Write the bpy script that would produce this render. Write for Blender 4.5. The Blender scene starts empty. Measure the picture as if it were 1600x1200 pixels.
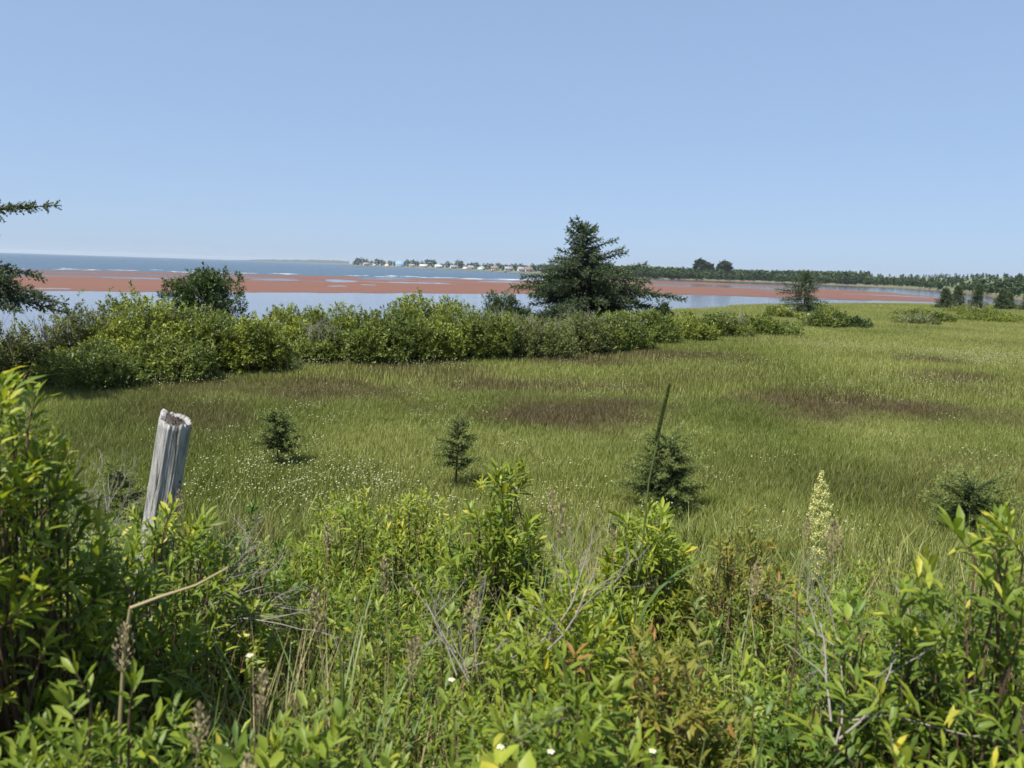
import bpy, math, numpy as np
from mathutils import Matrix, Vector
R = math.radians
scene = bpy.context.scene

# ------------------------------------------------------------------ camera
CAM_Z = 2.5
cam_data = bpy.data.cameras.new('camera')
cam_data.sensor_width = 36.0
cam_data.lens = 36.0 * 1170 / 1600
cam_data.clip_start = 0.05
cam_data.clip_end = 30000
cam_data.dof.use_dof = True
cam_data.dof.focus_distance = 7.0
cam_data.dof.aperture_fstop = 4.4
cam = bpy.data.objects.new('camera', cam_data)
scene.collection.objects.link(cam)
CAM_M = Matrix.Translation((0, 0, CAM_Z)) @ Matrix.Rotation(R(90 - 8.78), 4, 'X') @ Matrix.Rotation(R(1.81), 4, 'Z')
cam.matrix_world = CAM_M
scene.camera = cam

# ------------------------------------------------------------------ sky and sun
SUN_EL, SUN_AZ = R(60), R(-138)          # azimuth measured from +Y towards +X
world = bpy.data.worlds.new('World')
scene.world = world
world.use_nodes = True
wn = world.node_tree
sky = wn.nodes.new('ShaderNodeTexSky')
sky.sky_type = 'NISHITA'
sky.sun_disc = False
sky.sun_elevation = SUN_EL
sky.sun_rotation = SUN_AZ
sky.altitude = 0
sky.air_density = 0.8
sky.dust_density = 0.6
sky.ozone_density = 5.0
soft = wn.nodes.new('ShaderNodeGamma'); soft.inputs[1].default_value = 0.3      # the even pale blue of a hazy summer noon
wn.links.new(sky.outputs[0], soft.inputs[0])
tone = wn.nodes.new('ShaderNodeMix'); tone.data_type = 'RGBA'; tone.blend_type = 'MULTIPLY'; tone.inputs[0].default_value = 1.0
wn.links.new(soft.outputs[0], tone.inputs[6]); tone.inputs[7].default_value = (1.075, 1.335, 1.735, 1)
wn.links.new(tone.outputs[2], wn.nodes['Background'].inputs[0])
wn.nodes['Background'].inputs[1].default_value = 0.15
sun_data = bpy.data.lights.new('sun', 'SUN')
sun_data.energy = 4.4
sun_data.angle = R(0.55)
sun_data.color = (1.0, 0.955, 0.88)
sun = bpy.data.objects.new('sun', sun_data)
scene.collection.objects.link(sun)
to_sun = Vector((math.sin(SUN_AZ) * math.cos(SUN_EL), math.cos(SUN_AZ) * math.cos(SUN_EL), math.sin(SUN_EL)))
sun.rotation_euler = to_sun.to_track_quat('Z', 'Y').to_euler()
sun.location = (-30, -10, 60)
scene.view_settings.view_transform = 'Standard'
scene.view_settings.look = 'None'
scene.view_settings.exposure = 0.92
scene.view_settings.gamma = 1.0
scene.view_settings.use_curve_mapping = False
scene.cycles.max_bounces = 8
scene.cycles.transparent_max_bounces = 4

# ------------------------------------------------------------------ small numpy kit
rng = np.random.RandomState(7)
def nrm(v):
    v = np.asarray(v, float)
    return v / np.maximum(np.linalg.norm(v, axis=-1, keepdims=True), 1e-9)
def sstep(a, b, x):
    t = np.clip((np.asarray(x, float) - a) / (b - a), 0, 1)
    return t * t * (3 - 2 * t)
_perm = np.random.RandomState(3).rand(256, 256)
def vnoise(x, y):
    x = np.asarray(x, float); y = np.asarray(y, float)
    xi = np.floor(x).astype(int); yi = np.floor(y).astype(int)
    fx = x - xi; fy = y - yi
    fx = fx * fx * (3 - 2 * fx); fy = fy * fy * (3 - 2 * fy)
    g = lambda a, b: _perm[a & 255, b & 255]
    return (g(xi, yi) * (1 - fx) + g(xi + 1, yi) * fx) * (1 - fy) + (g(xi, yi + 1) * (1 - fx) + g(xi + 1, yi + 1) * fx) * fy
def fbm(x, y, n=3):
    s = 0; a = 0.5; t = 0
    for k in range(n):
        s = s + a * vnoise(x * 2 ** k + 17 * k, y * 2 ** k + 31 * k); t += a; a *= 0.5
    return s / t
def frames(d, roll=None):
    """columns X, Y(=d), Z for leaves growing along d"""
    d = nrm(d); up = np.tile(np.array([0, 0, 1.0]), (len(d), 1))
    up[np.abs(d[:, 2]) > 0.97] = (1, 0, 0)
    x = nrm(np.cross(d, up)); z = np.cross(x, d)
    if roll is not None:
        c = np.cos(roll)[:, None]; s = np.sin(roll)[:, None]
        x, z = x * c + z * s, z * c - x * s
    return x, d, z

class MB:
    """collects triangles for one mesh"""
    def __init__(self): self.v = []; self.f = []; self.t = []; self.n = 0
    def add(self, v, f, tone=0.5):
        v = np.asarray(v, float).reshape(-1, 3); f = np.asarray(f, int)
        if f.shape[1] == 4: f = np.concatenate([f[:, [0, 1, 2]], f[:, [0, 2, 3]]])
        self.v.append(v); self.f.append(f + self.n)
        self.t.append(np.broadcast_to(np.asarray(tone, float), (len(v),)).copy()); self.n += len(v)
        return self
    def scatter(self, T, F, O, X, Y, Z, s, tone=0.5):
        """copies of template T,F at origins O with axes and scale; tone per copy"""
        n = len(O); k = len(T); s = np.broadcast_to(np.asarray(s, float), (n,))[:, None, None]
        V = O[:, None, :] + s * (T[None, :, 0:1] * X[:, None, :] + T[None, :, 1:2] * Y[:, None, :] + T[None, :, 2:3] * Z[:, None, :])
        FF = (np.asarray(F)[None] + (np.arange(n) * k)[:, None, None]).reshape(-1, 3)
        tt = np.repeat(np.broadcast_to(np.asarray(tone, float), (n,)), k)
        return self.add(V.reshape(-1, 3), FF, tt)
    def tube(self, P, rad, sides=5, tone=0.5, cap=False):
        P = np.asarray(P, float); rad = np.broadcast_to(np.asarray(rad, float), (len(P),))
        t = nrm(np.gradient(P, axis=0))
        ref = np.array([0.31, 0.17, 0.9]) if abs(t[0, 2]) < 0.8 else np.array([0.9, 0.3, 0.1])
        a = nrm(np.cross(t, ref)); b = np.cross(t, a)
        th = np.arange(sides) * 2 * math.pi / sides
        V = P[:, None, :] + rad[:, None, None] * (np.cos(th)[None, :, None] * a[:, None, :] + np.sin(th)[None, :, None] * b[:, None, :])
        m = len(P); F = []
        for i in range(m - 1):
            for j in range(sides):
                k = (j + 1) % sides
                F.append((i * sides + j, i * sides + k, (i + 1) * sides + k, (i + 1) * sides + j))
        V = V.reshape(-1, 3)
        if cap:
            V = np.concatenate([V, P[-1:]]); c = len(V) - 1; F = np.array(F)
            self.add(V, F, tone); off = self.n - len(V)
            self.f.append(np.array([((m - 1) * sides + j, (m - 1) * sides + (j + 1) % sides, c) for j in range(sides)]) + off)
            return self
        return self.add(V, np.array(F), tone)
    def box(self, lo, hi):
        x0, y0, z0 = lo; x1, y1, z1 = hi
        V = [(x0, y0, z0), (x1, y0, z0), (x1, y1, z0), (x0, y1, z0), (x0, y0, z1), (x1, y0, z1), (x1, y1, z1), (x0, y1, z1)]
        return self.add(V, [(0, 3, 2, 1), (4, 5, 6, 7), (0, 1, 5, 4), (1, 2, 6, 5), (2, 3, 7, 6), (3, 0, 4, 7)])
    def mesh(self, name, mat=None, smooth=False):
        V = np.concatenate(self.v).astype(np.float32); F = np.concatenate(self.f).astype(np.int32)
        me = bpy.data.meshes.new(name)
        me.vertices.add(len(V)); me.vertices.foreach_set('co', V.ravel())
        me.loops.add(len(F) * 3); me.loops.foreach_set('vertex_index', F.ravel())
        me.polygons.add(len(F)); me.polygons.foreach_set('loop_start', np.arange(len(F), dtype=np.int32) * 3)
        if smooth: me.polygons.foreach_set('use_smooth', np.ones(len(F), dtype=bool))
        at = me.attributes.new('tone', 'FLOAT', 'POINT'); at.data.foreach_set('value', np.concatenate(self.t).astype(np.float32))
        me.update(calc_edges=True)
        if mat: me.materials.append(mat)
        return me
    def build(self, name, mat, parent=None, smooth=False):
        return obj(name, self.mesh(name, mat, smooth), parent)

COL = scene.collection
def obj(name, data, parent=None):
    o = bpy.data.objects.new(name, data); COL.objects.link(o)
    if parent is not None: o.parent = parent
    return o
def tag(o, label=None, cat=None, group=None, kind=None):
    if label: o['label'] = label
    if cat: o['category'] = cat
    if group: o['group'] = group
    if kind: o['kind'] = kind
    return o
def thing(name, label, cat, loc=(0, 0, 0), group=None, rz=0.0):
    o = obj(name, None); o.location = loc; o.rotation_euler = (0, 0, rz); o.empty_display_size = 0.1
    return tag(o, label, cat, group)
def copy_tree(src, loc, rz, scale, label=None, group=None):
    r = src.copy(); COL.objects.link(r); r.location = loc; r.rotation_euler = (0, 0, rz); r.scale = scale
    if label: r['label'] = label
    if group: r['group'] = group
    for ch in list(src.children):
        c = ch.copy(); COL.objects.link(c); c.parent = r
    return r

# ------------------------------------------------------------------ materials
def new_mat(name):
    m = bpy.data.materials.new(name); m.use_nodes = True
    nt = m.node_tree; return m, nt, nt.nodes['Principled BSDF']
def node(nt, typ, **kw):
    n = nt.nodes.new(typ)
    for k, v in kw.items(): setattr(n, k, v)
    return n
def ramp(nt, stops, src):
    r = nt.nodes.new('ShaderNodeValToRGB'); e = r.color_ramp.elements
    while len(e) < len(stops): e.new(0.5)
    for el, (p, c) in zip(e, stops): el.position = p; el.color = (*c, 1)
    if src is not None: nt.links.new(src, r.inputs[0])
    return r.outputs[0]
def mixc(nt, fac, a, b, mode='MIX'):
    m = nt.nodes.new('ShaderNodeMix'); m.data_type = 'RGBA'; m.blend_type = mode
    for sock, val in ((m.inputs[0], fac), (m.inputs[6], a), (m.inputs[7], b)):
        if isinstance(val, bpy.types.NodeSocket): nt.links.new(val, sock)
        elif isinstance(val, (int, float)): sock.default_value = val
        else: sock.default_value = (*val, 1)
    return m.outputs[2]
def math_n(nt, op, a, b=None, clamp=False):
    m = nt.nodes.new('ShaderNodeMath'); m.operation = op; m.use_clamp = clamp
    for i, v in enumerate((a, b)):
        if v is None: continue
        if isinstance(v, (int, float)): m.inputs[i].default_value = v
        else: nt.links.new(v, m.inputs[i])
    return m.outputs[0]
def noise(nt, scale, detail=3, rough=0.55, vec=None, stretch=None):
    n = nt.nodes.new('ShaderNodeTexNoise'); n.inputs['Scale'].default_value = scale
    n.inputs['Detail'].default_value = detail; n.inputs['Roughness'].default_value = rough
    if vec is None:
        vec = nt.nodes.new('ShaderNodeNewGeometry').outputs['Position']
    if stretch:
        mp = nt.nodes.new('ShaderNodeMapping'); mp.inputs['Scale'].default_value = stretch
        nt.links.new(vec, mp.inputs[0]); vec = mp.outputs[0]
    nt.links.new(vec, n.inputs['Vector']); return n.outputs['Fac']
def tone_attr(nt, name='tone', typ='GEOMETRY'):
    a = nt.nodes.new('ShaderNodeAttribute'); a.attribute_name = name; a.attribute_type = typ
    return a.outputs['Fac']
def bump(nt, bsdf, h, strength, dist):
    b = nt.nodes.new('ShaderNodeBump'); b.inputs['Strength'].default_value = strength; b.inputs['Distance'].default_value = dist
    nt.links.new(h, b.inputs['Height']); nt.links.new(b.outputs[0], bsdf.inputs['Normal']); return b

def leaf_mat(name, stops, source='attr', trans=0.42, rough=0.46, spec=0.32, tcol=(1.25, 1.2, 0.55)):
    m, nt, bs = new_mat(name)
    if source == 'attr': t = tone_attr(nt)
    else:
        oi = nt.nodes.new('ShaderNodeObjectInfo'); sp = nt.nodes.new('ShaderNodeSeparateColor')
        nt.links.new(oi.outputs['Color'], sp.inputs[0]); t = sp.outputs[0]
    c = ramp(nt, stops, t)
    c = mixc(nt, 0.22, c, mixc(nt, noise(nt, 60.0, 2), (0.4, 0.4, 0.4), (1.6, 1.6, 1.6)), 'MULTIPLY')
    nt.links.new(c, bs.inputs['Base Color'])
    bs.inputs['Roughness'].default_value = rough
    bs.inputs['Specular IOR Level'].default_value = spec
    tr = nt.nodes.new('ShaderNodeBsdfTranslucent')
    nt.links.new(mixc(nt, 1.0, c, tcol, 'MULTIPLY'), tr.inputs['Color'])
    mx = nt.nodes.new('ShaderNodeMixShader'); mx.inputs[0].default_value = trans
    nt.links.new(bs.outputs[0], mx.inputs[1]); nt.links.new(tr.outputs[0], mx.inputs[2])
    nt.links.new(mx.outputs[0], nt.nodes['Material Output'].inputs[0])
    return m
GREEN = [(0.0, (0.057, 0.095, 0.016)), (0.45, (0.139, 0.204, 0.027)), (0.8, (0.269, 0.320, 0.036)), (1.0, (0.423, 0.408, 0.054))]
DEEP = [(0.0, (0.046, 0.089, 0.020)), (0.5, (0.113, 0.188, 0.030)), (0.85, (0.235, 0.315, 0.041)), (1.0, (0.408, 0.425, 0.059))]
RUSSET = [(0.0, (0.085, 0.120, 0.020)), (0.45, (0.190, 0.205, 0.032)), (0.80, (0.260, 0.235, 0.045)), (1.0, (0.320, 0.160, 0.045))]
LEMON = [(0.0, (0.100, 0.150, 0.020)), (0.5, (0.215, 0.280, 0.030)), (0.9, (0.330, 0.370, 0.045)), (1.0, (0.480, 0.420, 0.045))]
OLIVE = [(0.0, (0.05, 0.075, 0.022)), (0.5, (0.10, 0.135, 0.036)), (1.0, (0.18, 0.215, 0.06))]
PALETTES = {'green': GREEN, 'deep': DEEP, 'russet': RUSSET, 'lemon': LEMON, 'olive': OLIVE}
M = {}
for k, st in PALETTES.items():
    M['leaf_' + k] = leaf_mat('leaf_' + k, st)
    M['leafo_' + k] = leaf_mat('leaf_single_' + k, st, 'obj')
HEDGE_Y = [(0.0, (0.055, 0.078, 0.017)), (0.5, (0.155, 0.195, 0.034)), (1.0, (0.290, 0.320, 0.060))]
HEDGE_G = [(0.0, (0.046, 0.070, 0.018)), (0.5, (0.118, 0.158, 0.034)), (1.0, (0.225, 0.262, 0.058))]
HEDGE_D = [(0.0, (0.022, 0.042, 0.014)), (0.5, (0.048, 0.082, 0.022)), (1.0, (0.09, 0.13, 0.035))]
HEDGE_O = [(0.0, (0.060, 0.074, 0.027)), (0.5, (0.122, 0.146, 0.048)), (1.0, (0.205, 0.226, 0.078))]
for k, st in (('y', HEDGE_Y), ('g', HEDGE_G), ('d', HEDGE_D), ('o', HEDGE_O)):
    M['hedge_' + k] = leaf_mat('hedge_leaf_' + k, st, trans=0.3, rough=0.5, spec=0.3)
M['needle'] = leaf_mat('spruce_needle', [(0, (0.018, 0.032, 0.017)), (0.55, (0.044, 0.070, 0.030)), (1, (0.105, 0.140, 0.055))], trans=0.12, rough=0.5, spec=0.35, tcol=(1.1, 1.15, 0.7))
M['needle_young'] = leaf_mat('young_spruce_needle', [(0, (0.026, 0.043, 0.014)), (0.5, (0.070, 0.105, 0.028)), (1, (0.26, 0.30, 0.09))], trans=0.2, rough=0.5, spec=0.35, tcol=(1.1, 1.15, 0.7))

def plain(name, col, rough=0.7, var=0.35, scale=20.0, col2=None, bstr=0.0, stretch=None, spec=0.3):
    m, nt, bs = new_mat(name)
    c2 = col2 or tuple(x * (1 - var) for x in col)
    n = noise(nt, scale, 4, stretch=stretch)
    nt.links.new(mixc(nt, n, c2, col), bs.inputs['Base Color'])
    bs.inputs['Roughness'].default_value = rough; bs.inputs['Specular IOR Level'].default_value = spec
    if bstr: bump(nt, bs, n, bstr, 0.02)
    return m
M['bark'] = plain('bark', (0.13, 0.10, 0.075), 0.9, 0.5, 30, bstr=0.5)
M['twig'] = plain('brown_twig', (0.12, 0.075, 0.045), 0.8, 0.4, 40)
M['deadwood'] = plain('grey_dead_twig', (0.28, 0.25, 0.215), 0.85, 0.45, 25)
M['spikegreen'] = plain('green_stalk', (0.10, 0.13, 0.04), 0.6, 0.3, 60)
M['straw'] = plain('dry_straw', (0.36, 0.29, 0.16), 0.7, 0.35, 60)
M['reed'] = plain('reed_stalk', (0.28, 0.24, 0.11), 0.6, 0.3, 60)
M['whitepetal'] = plain('white_petal', (0.80, 0.80, 0.78), 0.6, 0.08, 50)
M['yellowpetal'] = plain('yellow_centre', (0.65, 0.50, 0.05), 0.6, 0.2, 50)
M['blade'] = leaf_mat('grass_blade', [(0, (0.06, 0.10, 0.025)), (0.6, (0.12, 0.18, 0.045)), (1, (0.24, 0.26, 0.09))], trans=0.3, rough=0.45, spec=0.3)
M['dock'] = leaf_mat('dock_seed', [(0, (0.34, 0.36, 0.10)), (0.6, (0.58, 0.58, 0.22)), (1, (0.72, 0.66, 0.34))], trans=0.25, rough=0.7)
M['bloom'] = leaf_mat('cream_bloom', [(0, (0.55, 0.56, 0.38)), (1, (0.80, 0.80, 0.62))], trans=0.2, rough=0.8)

# field grass: tone per blade, tint and brown per tuft
def grass_mat(name, lo, mid, hi):
    m, nt, bs = new_mat(name)
    t = tone_attr(nt); tint = tone_attr(nt, 'tint', 'INSTANCER'); br = tone_attr(nt, 'brown', 'INSTANCER')
    s = math_n(nt, 'ADD', math_n(nt, 'MULTIPLY', t, 0.55), math_n(nt, 'MULTIPLY', tint, 0.45))
    c = ramp(nt, [(0.1, lo), (0.45, mid), (0.72, hi), (0.95, (hi[0] * 1.35, hi[1] * 1.22, hi[2] * 1.5))], s)
    bc = ramp(nt, [(0.0, (0.050, 0.038, 0.020)), (0.6, (0.112, 0.080, 0.040)), (1.0, (0.22, 0.165, 0.085))], t)
    c = mixc(nt, br, c, bc)
    nt.links.new(c, bs.inputs['Base Color']); bs.inputs['Roughness'].default_value = 0.5
    bs.inputs['Specular IOR Level'].default_value = 0.3
    tr = nt.nodes.new('ShaderNodeBsdfTranslucent'); nt.links.new(mixc(nt, 1.0, c, (1.2, 1.15, 0.6), 'MULTIPLY'), tr.inputs[0])
    mx = nt.nodes.new('ShaderNodeMixShader'); mx.inputs[0].default_value = 0.3
    nt.links.new(bs.outputs[0], mx.inputs[1]); nt.links.new(tr.outputs[0], mx.inputs[2])
    nt.links.new(mx.outputs[0], nt.nodes['Material Output'].inputs[0]); return m
M['grass'] = grass_mat('meadow_grass', (0.062, 0.083, 0.015), (0.155, 0.192, 0.035), (0.275, 0.295, 0.085))

# ------------------------------------------------------------------ terrain
SEA = -2.0
EDGE = np.array([(-400, -60), (-60, 8), (-22, 14), (-12.5, 19), (-10.5, 25), (-5.3, 30), (3.2, 38), (9.9, 47), (20, 59.5), (37.9, 75), (70, 84), (160, 92), (400, 95)], float)
def edge_y(x): return np.interp(x, EDGE[:, 0], EDGE[:, 1])
def ground_z(x, y):
    x = np.asarray(x, float); y = np.asarray(y, float)
    z = 0.9 * (1 - sstep(0.2, 6.5, y)) + 0.10 * (fbm(x / 7, y / 7) - 0.5)
    z = z + 0.55 * (1 - sstep(-12, 0.5, y))
    over = (y - edge_y(x)) * 0.72
    z = z + 0.12 * sstep(-7, -2, over) * (1 - sstep(-1, 2, over))
    return z - (2.9 + 0.02 * np.clip(over, 0, 60)) * sstep(-0.5, 6.5, over + 2.0 * (fbm(x / 5 + 9, y / 5) - 0.5))
def axis(lo, hi, mid, step, grow):
    a = [0.0]; s = step
    while a[-1] < hi - mid: a.append(a[-1] + s); s *= grow
    b = [0.0]; s = step
    while b[-1] < mid - lo: b.append(b[-1] + s); s *= grow
    return mid + np.array(sorted([-t for t in b[1:]] + a))
gx = axis(-420, 420, 0, 0.45, 1.025); gy = axis(-220, 150, 8, 0.4, 1.022)
GX, GY = np.meshgrid(gx, gy); GZ = ground_z(GX, GY)
def grid_mesh(X, Y, Z):
    h, w = X.shape; i = np.arange(h * w).reshape(h, w)
    F = np.stack([i[:-1, :-1], i[:-1, 1:], i[1:, 1:], i[1:, :-1]], -1).reshape(-1, 4)
    return MB().add(np.stack([X, Y, Z], -1).reshape(-1, 3), F)
m, nt, bs = new_mat('meadow_soil')
c = mixc(nt, noise(nt, 0.35, 4), (0.055, 0.075, 0.020), (0.10, 0.125, 0.035))
c = mixc(nt, math_n(nt, 'MULTIPLY', noise(nt, 9.0, 4), 0.6), c, (0.085, 0.065, 0.035))
geo = nt.nodes.new('ShaderNodeNewGeometry'); sp = nt.nodes.new('ShaderNodeSeparateXYZ'); nt.links.new(geo.outputs['Position'], sp.inputs[0])
lowz = nt.nodes.new('ShaderNodeMapRange'); lowz.inputs[1].default_value = -0.9; lowz.inputs[2].default_value = -1.5; nt.links.new(sp.outputs[2], lowz.inputs[0])
c = mixc(nt, lowz.outputs[0], c, (0.27, 0.11, 0.075))
nt.links.new(c, bs.inputs['Base Color']); bs.inputs['Roughness'].default_value = 0.95
bump(nt, bs, noise(nt, 14, 4), 0.6, 0.05)
M['soil'] = m
tag(grid_mesh(GX, GY, GZ).build('ground', M['soil'], smooth=True), 'grassy bank and level meadow running down to the shore', kind='structure')

# ------------------------------------------------------------------ water
m, nt, bs = new_mat('sea_water')
geo = nt.nodes.new('ShaderNodeNewGeometry'); sp = nt.nodes.new('ShaderNodeSeparateXYZ'); nt.links.new(geo.outputs['Position'], sp.inputs[0])
q = math_n(nt, 'ADD', math_n(nt, 'MULTIPLY', sp.outputs[0], -0.9), math_n(nt, 'MULTIPLY', sp.outputs[1], 0.44))
open_sea = nt.nodes.new('ShaderNodeMapRange'); open_sea.interpolation_type = 'SMOOTHSTEP'
open_sea.inputs[1].default_value = 112; open_sea.inputs[2].default_value = 165; nt.links.new(q, open_sea.inputs[0]); oe = open_sea.outputs[0]
nt.links.new(mixc(nt, oe, (0.105, 0.100, 0.110), (0.026, 0.050, 0.068)), bs.inputs['Base Color'])  # lagoon base colour greyed paler, sky reflection partly painted into it; open sea darker
bs.inputs['IOR'].default_value = 1.33
nt.links.new(math_n(nt, 'ADD', math_n(nt, 'MULTIPLY', oe, 0.16), 0.07), bs.inputs['Roughness'])
w1 = noise(nt, 0.55, 3, 0.6, stretch=(0.8, 1.6, 1)); w2 = noise(nt, 3.2, 3, 0.6, stretch=(0.8, 1.5, 1)); w3 = noise(nt, 0.05, 2, 0.5, stretch=(0.5, 2.2, 1))
hgt = math_n(nt, 'ADD', math_n(nt, 'MULTIPLY', w1, math_n(nt, 'ADD', math_n(nt, 'MULTIPLY', oe, 0.42), 0.012)), math_n(nt, 'MULTIPLY', w2, math_n(nt, 'ADD', math_n(nt, 'MULTIPLY', oe, 0.05), math_n(nt, 'MULTIPLY', w3, 0.018))))
b = bump(nt, bs, hgt, 1.0, 1.0)
M['water'] = m
rr = np.concatenate([[2.0], np.geomspace(20, 8500, 40)]); th = np.linspace(0, 2 * math.pi, 97)
RR, TH = np.meshgrid(rr, th)
tag(grid_mesh(RR * np.cos(TH), RR * np.sin(TH), np.full(RR.shape, SEA)).build('sea', M['water']), 'blue sea and pale calm lagoon', kind='structure')

# ------------------------------------------------------------------ red sandbar at low tide (bearing, near radius, far radius)
SB = np.array([(-75, 92, 235), (-34.4, 99.6, 249.6), (-27.2, 102.4, 254.3), (-19, 108, 265), (-9.9, 115.5, 271.4), (-0.2, 128.3, 286.2), (4, 141, 360), (7, 146, 430), (9.4, 147, 475), (14, 148.3, 490), (19.8, 149.4, 402.6), (24.8, 165, 340), (29.4, 189, 272), (31.5, 215, 225), (33, 216, 218)], float)
bear = np.linspace(-70, 32.5, 520); ss = np.linspace(-0.04, 1.04, 170)
B, S = np.meshgrid(bear, ss)
near = np.interp(B, SB[:, 0], SB[:, 1]); far = np.interp(B, SB[:, 0], SB[:, 2])
near = near + 5 * (fbm(B / 6, B * 0 + 3) - 0.5) + 2.5 * (fbm(B / 1.2, B * 0 + 8) - 0.5); far = far + 16 * (fbm(B / 3, B * 0 + 7) - 0.5)
RAD = near + (far - near) * S
tx = RAD * np.sin(np.radians(B)); ty = RAD * np.cos(np.radians(B))
ridge = sstep(-0.02, 0.10, S) * (1 - sstep(0.86, 1.03, S))
flat = sstep(3, 17, B)
arc = RAD * np.radians(B)
pool = fbm(arc / 42 + 5, RAD / 7.5 + 2, 3)
fine = fbm(arc / 14, RAD / 2.6, 3)
h = -0.16 + 0.40 * ridge - flat * 0.10 - 0.44 * sstep(0.52, 0.66, pool) * sstep(0.30, 0.60, S)
h = h + (0.05 + 0.13 * flat * sstep(0.55, 0.05, S)) * (fine - 0.5) * 2 - flat * 0.07 * sstep(0.35, 0.10, S)
h = h * 0.24
for pb_, pr_, dbg_, dr_ in [(-26.2, 178.8, 2.6, 7.5), (-17.6, 191, 1.9, 7.5), (-13.0, 199, 1.3, 13), (-7.2, 198, 2.6, 8), (-13.1, 152, 0.9, 4.2), (-9.9, 250, 2.2, 20), (-1.2, 245, 1.9, 12), (-31.6, 116, 1.2, 2.6), (11.2, 285, 3.0, 13), (17.6, 317, 2.8, 18), (-22, 217, 1.5, 7.5), (-11, 166, 0.7, 4)]:
    e = ((B - pb_ + 0.9 * (fbm(B * 1.4, RAD / 9) - 0.5)) / dbg_) ** 2 + ((RAD - pr_ + dr_ * 1.3 * (fbm(B * 2.2 + 7, RAD / 14) - 0.5)) / dr_) ** 2
    h = np.minimum(h, -0.035 + 0.06 * sstep(0.45, 1.15, e) + 0.5 * sstep(1.1, 1.6, e))
m, nt, bs = new_mat('red_sand')
c = mixc(nt, noise(nt, 0.12, 4, stretch=(0.6, 1.6, 1)), (0.120, 0.055, 0.035), (0.165, 0.077, 0.050))
geo = nt.nodes.new('ShaderNodeNewGeometry'); sp = nt.nodes.new('ShaderNodeSeparateXYZ'); nt.links.new(geo.outputs['Position'], sp.inputs[0])
wet = nt.nodes.new('ShaderNodeMapRange'); wet.inputs[1].default_value = SEA + 0.018; wet.inputs[2].default_value = SEA + 0.0; nt.links.new(sp.outputs[2], wet.inputs[0])
nt.links.new(mixc(nt, wet.outputs[0], c, (0.085, 0.038, 0.028)), bs.inputs['Base Color'])
rg = nt.nodes.new('ShaderNodeMapRange'); rg.inputs[3].default_value = 0.85; rg.inputs[4].default_value = 0.4; nt.links.new(wet.outputs[0], rg.inputs[0]); nt.links.new(rg.outputs[0], bs.inputs['Roughness'])
bs.inputs['Specular IOR Level'].default_value = 0.25
bump(nt, bs, noise(nt, 2.2, 3, stretch=(0.5, 1.8, 1)), 0.3, 0.04)
M['sand'] = m
tag(grid_mesh(tx, ty, SEA + h).build('sandbar', M['sand'], smooth=True), 'broad red sandbar laid bare at low tide with pools', kind='structure')

# breaking ripples along the seaward edge of the bar
fo = MB(); fr = np.random.RandomState(61)
for k in range(46):
    bdeg = fr.uniform(-36, 4); rad = np.interp(bdeg, SB[:, 0], SB[:, 2]) + abs(fr.normal(0, 14)) + 3; L = fr.uniform(2, 11)
    t = np.linspace(-0.5, 0.5, 9); bb = math.radians(bdeg)
    px = rad * math.sin(bb) + t * L * math.cos(bb); py = rad * math.cos(bb) - t * L * math.sin(bb) + 0.4 * np.sin(t * 9 + k)
    fo.tube(np.stack([px, py, np.full(9, SEA + 0.02)], -1), 0.05 * (1 - (2 * t) ** 2) + 0.004, 5)
tag(fo.build('sea_foam', M['whitepetal']), 'small white breakers along the far edge of the sandbar', kind='stuff')

# ------------------------------------------------------------------ far shore (bearing, shoreline radius, depth of the land, inland height)
FS = np.array([(-12.9, 1105, 30, 1.0), (-12.2, 1150, 120, 1.2), (-9.9, 1280, 200, 1.5), (-5.1, 1090, 300, 1.6), (-0.3, 793, 500, 1.6), (4.6, 626, 900, 2.0), (9.4, 521, 1500, 2.5), (14, 596, 1800, 3.0), (18.5, 620, 2000, 4.0), (22.7, 584, 2000, 5.5), (26.7, 556, 2000, 7.0), (29.7, 433, 2000, 8.2), (32.6, 307, 2000, 9.0), (34, 276, 2000, 9.5), (42, 240, 2000, 10), (75, 230, 2000, 10)], float)
def far_z(b, v):
    hh = np.interp(b, FS[:, 0], FS[:, 3])
    return SEA - 0.3 + 1.3 * sstep(-1, 5, v) + (hh + 0.6) * sstep(15, 620, v) + 0.25 * sstep(5, 30, v) * fbm(b * 2.0, v / 60)
def far_pt(b, v):
    r0 = np.interp(b, FS[:, 0], FS[:, 1]); r = r0 + v; bb = np.radians(b)
    return r * np.sin(bb), r * np.cos(bb), far_z(b, v)
vv = np.concatenate([[-6, 0, 3, 6, 9, 15], np.geomspace(20, 2000, 46)])
bb_ = np.linspace(-12.9, 75, 400); B2, V2 = np.meshgrid(bb_, vv)
V2 = np.where(V2 > 15, 15 + (V2 - 15) * np.interp(B2, FS[:, 0], FS[:, 2]) / 2000, V2)
fx, fy, fz = far_pt(B2 + 0.25 * (fbm(B2 * 1.5, B2 * 0) - 0.5), V2)
m, nt, bs = new_mat('far_fields')
c = mixc(nt, ramp(nt, [(0.38, (0, 0, 0)), (0.5, (1, 1, 1))], noise(nt, 0.008, 3, stretch=(0.7, 2.0, 1))), (0.075, 0.105, 0.040), (0.140, 0.145, 0.062))
c = mixc(nt, ramp(nt, [(0.5, (0, 0, 0)), (0.58, (1, 1, 1))], noise(nt, 0.02, 3, stretch=(0.5, 2.5, 1))), c, (0.075, 0.115, 0.04))
geo = nt.nodes.new('ShaderNodeNewGeometry'); sp = nt.nodes.new('ShaderNodeSeparateXYZ'); nt.links.new(geo.outputs['Position'], sp.inputs[0])
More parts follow.
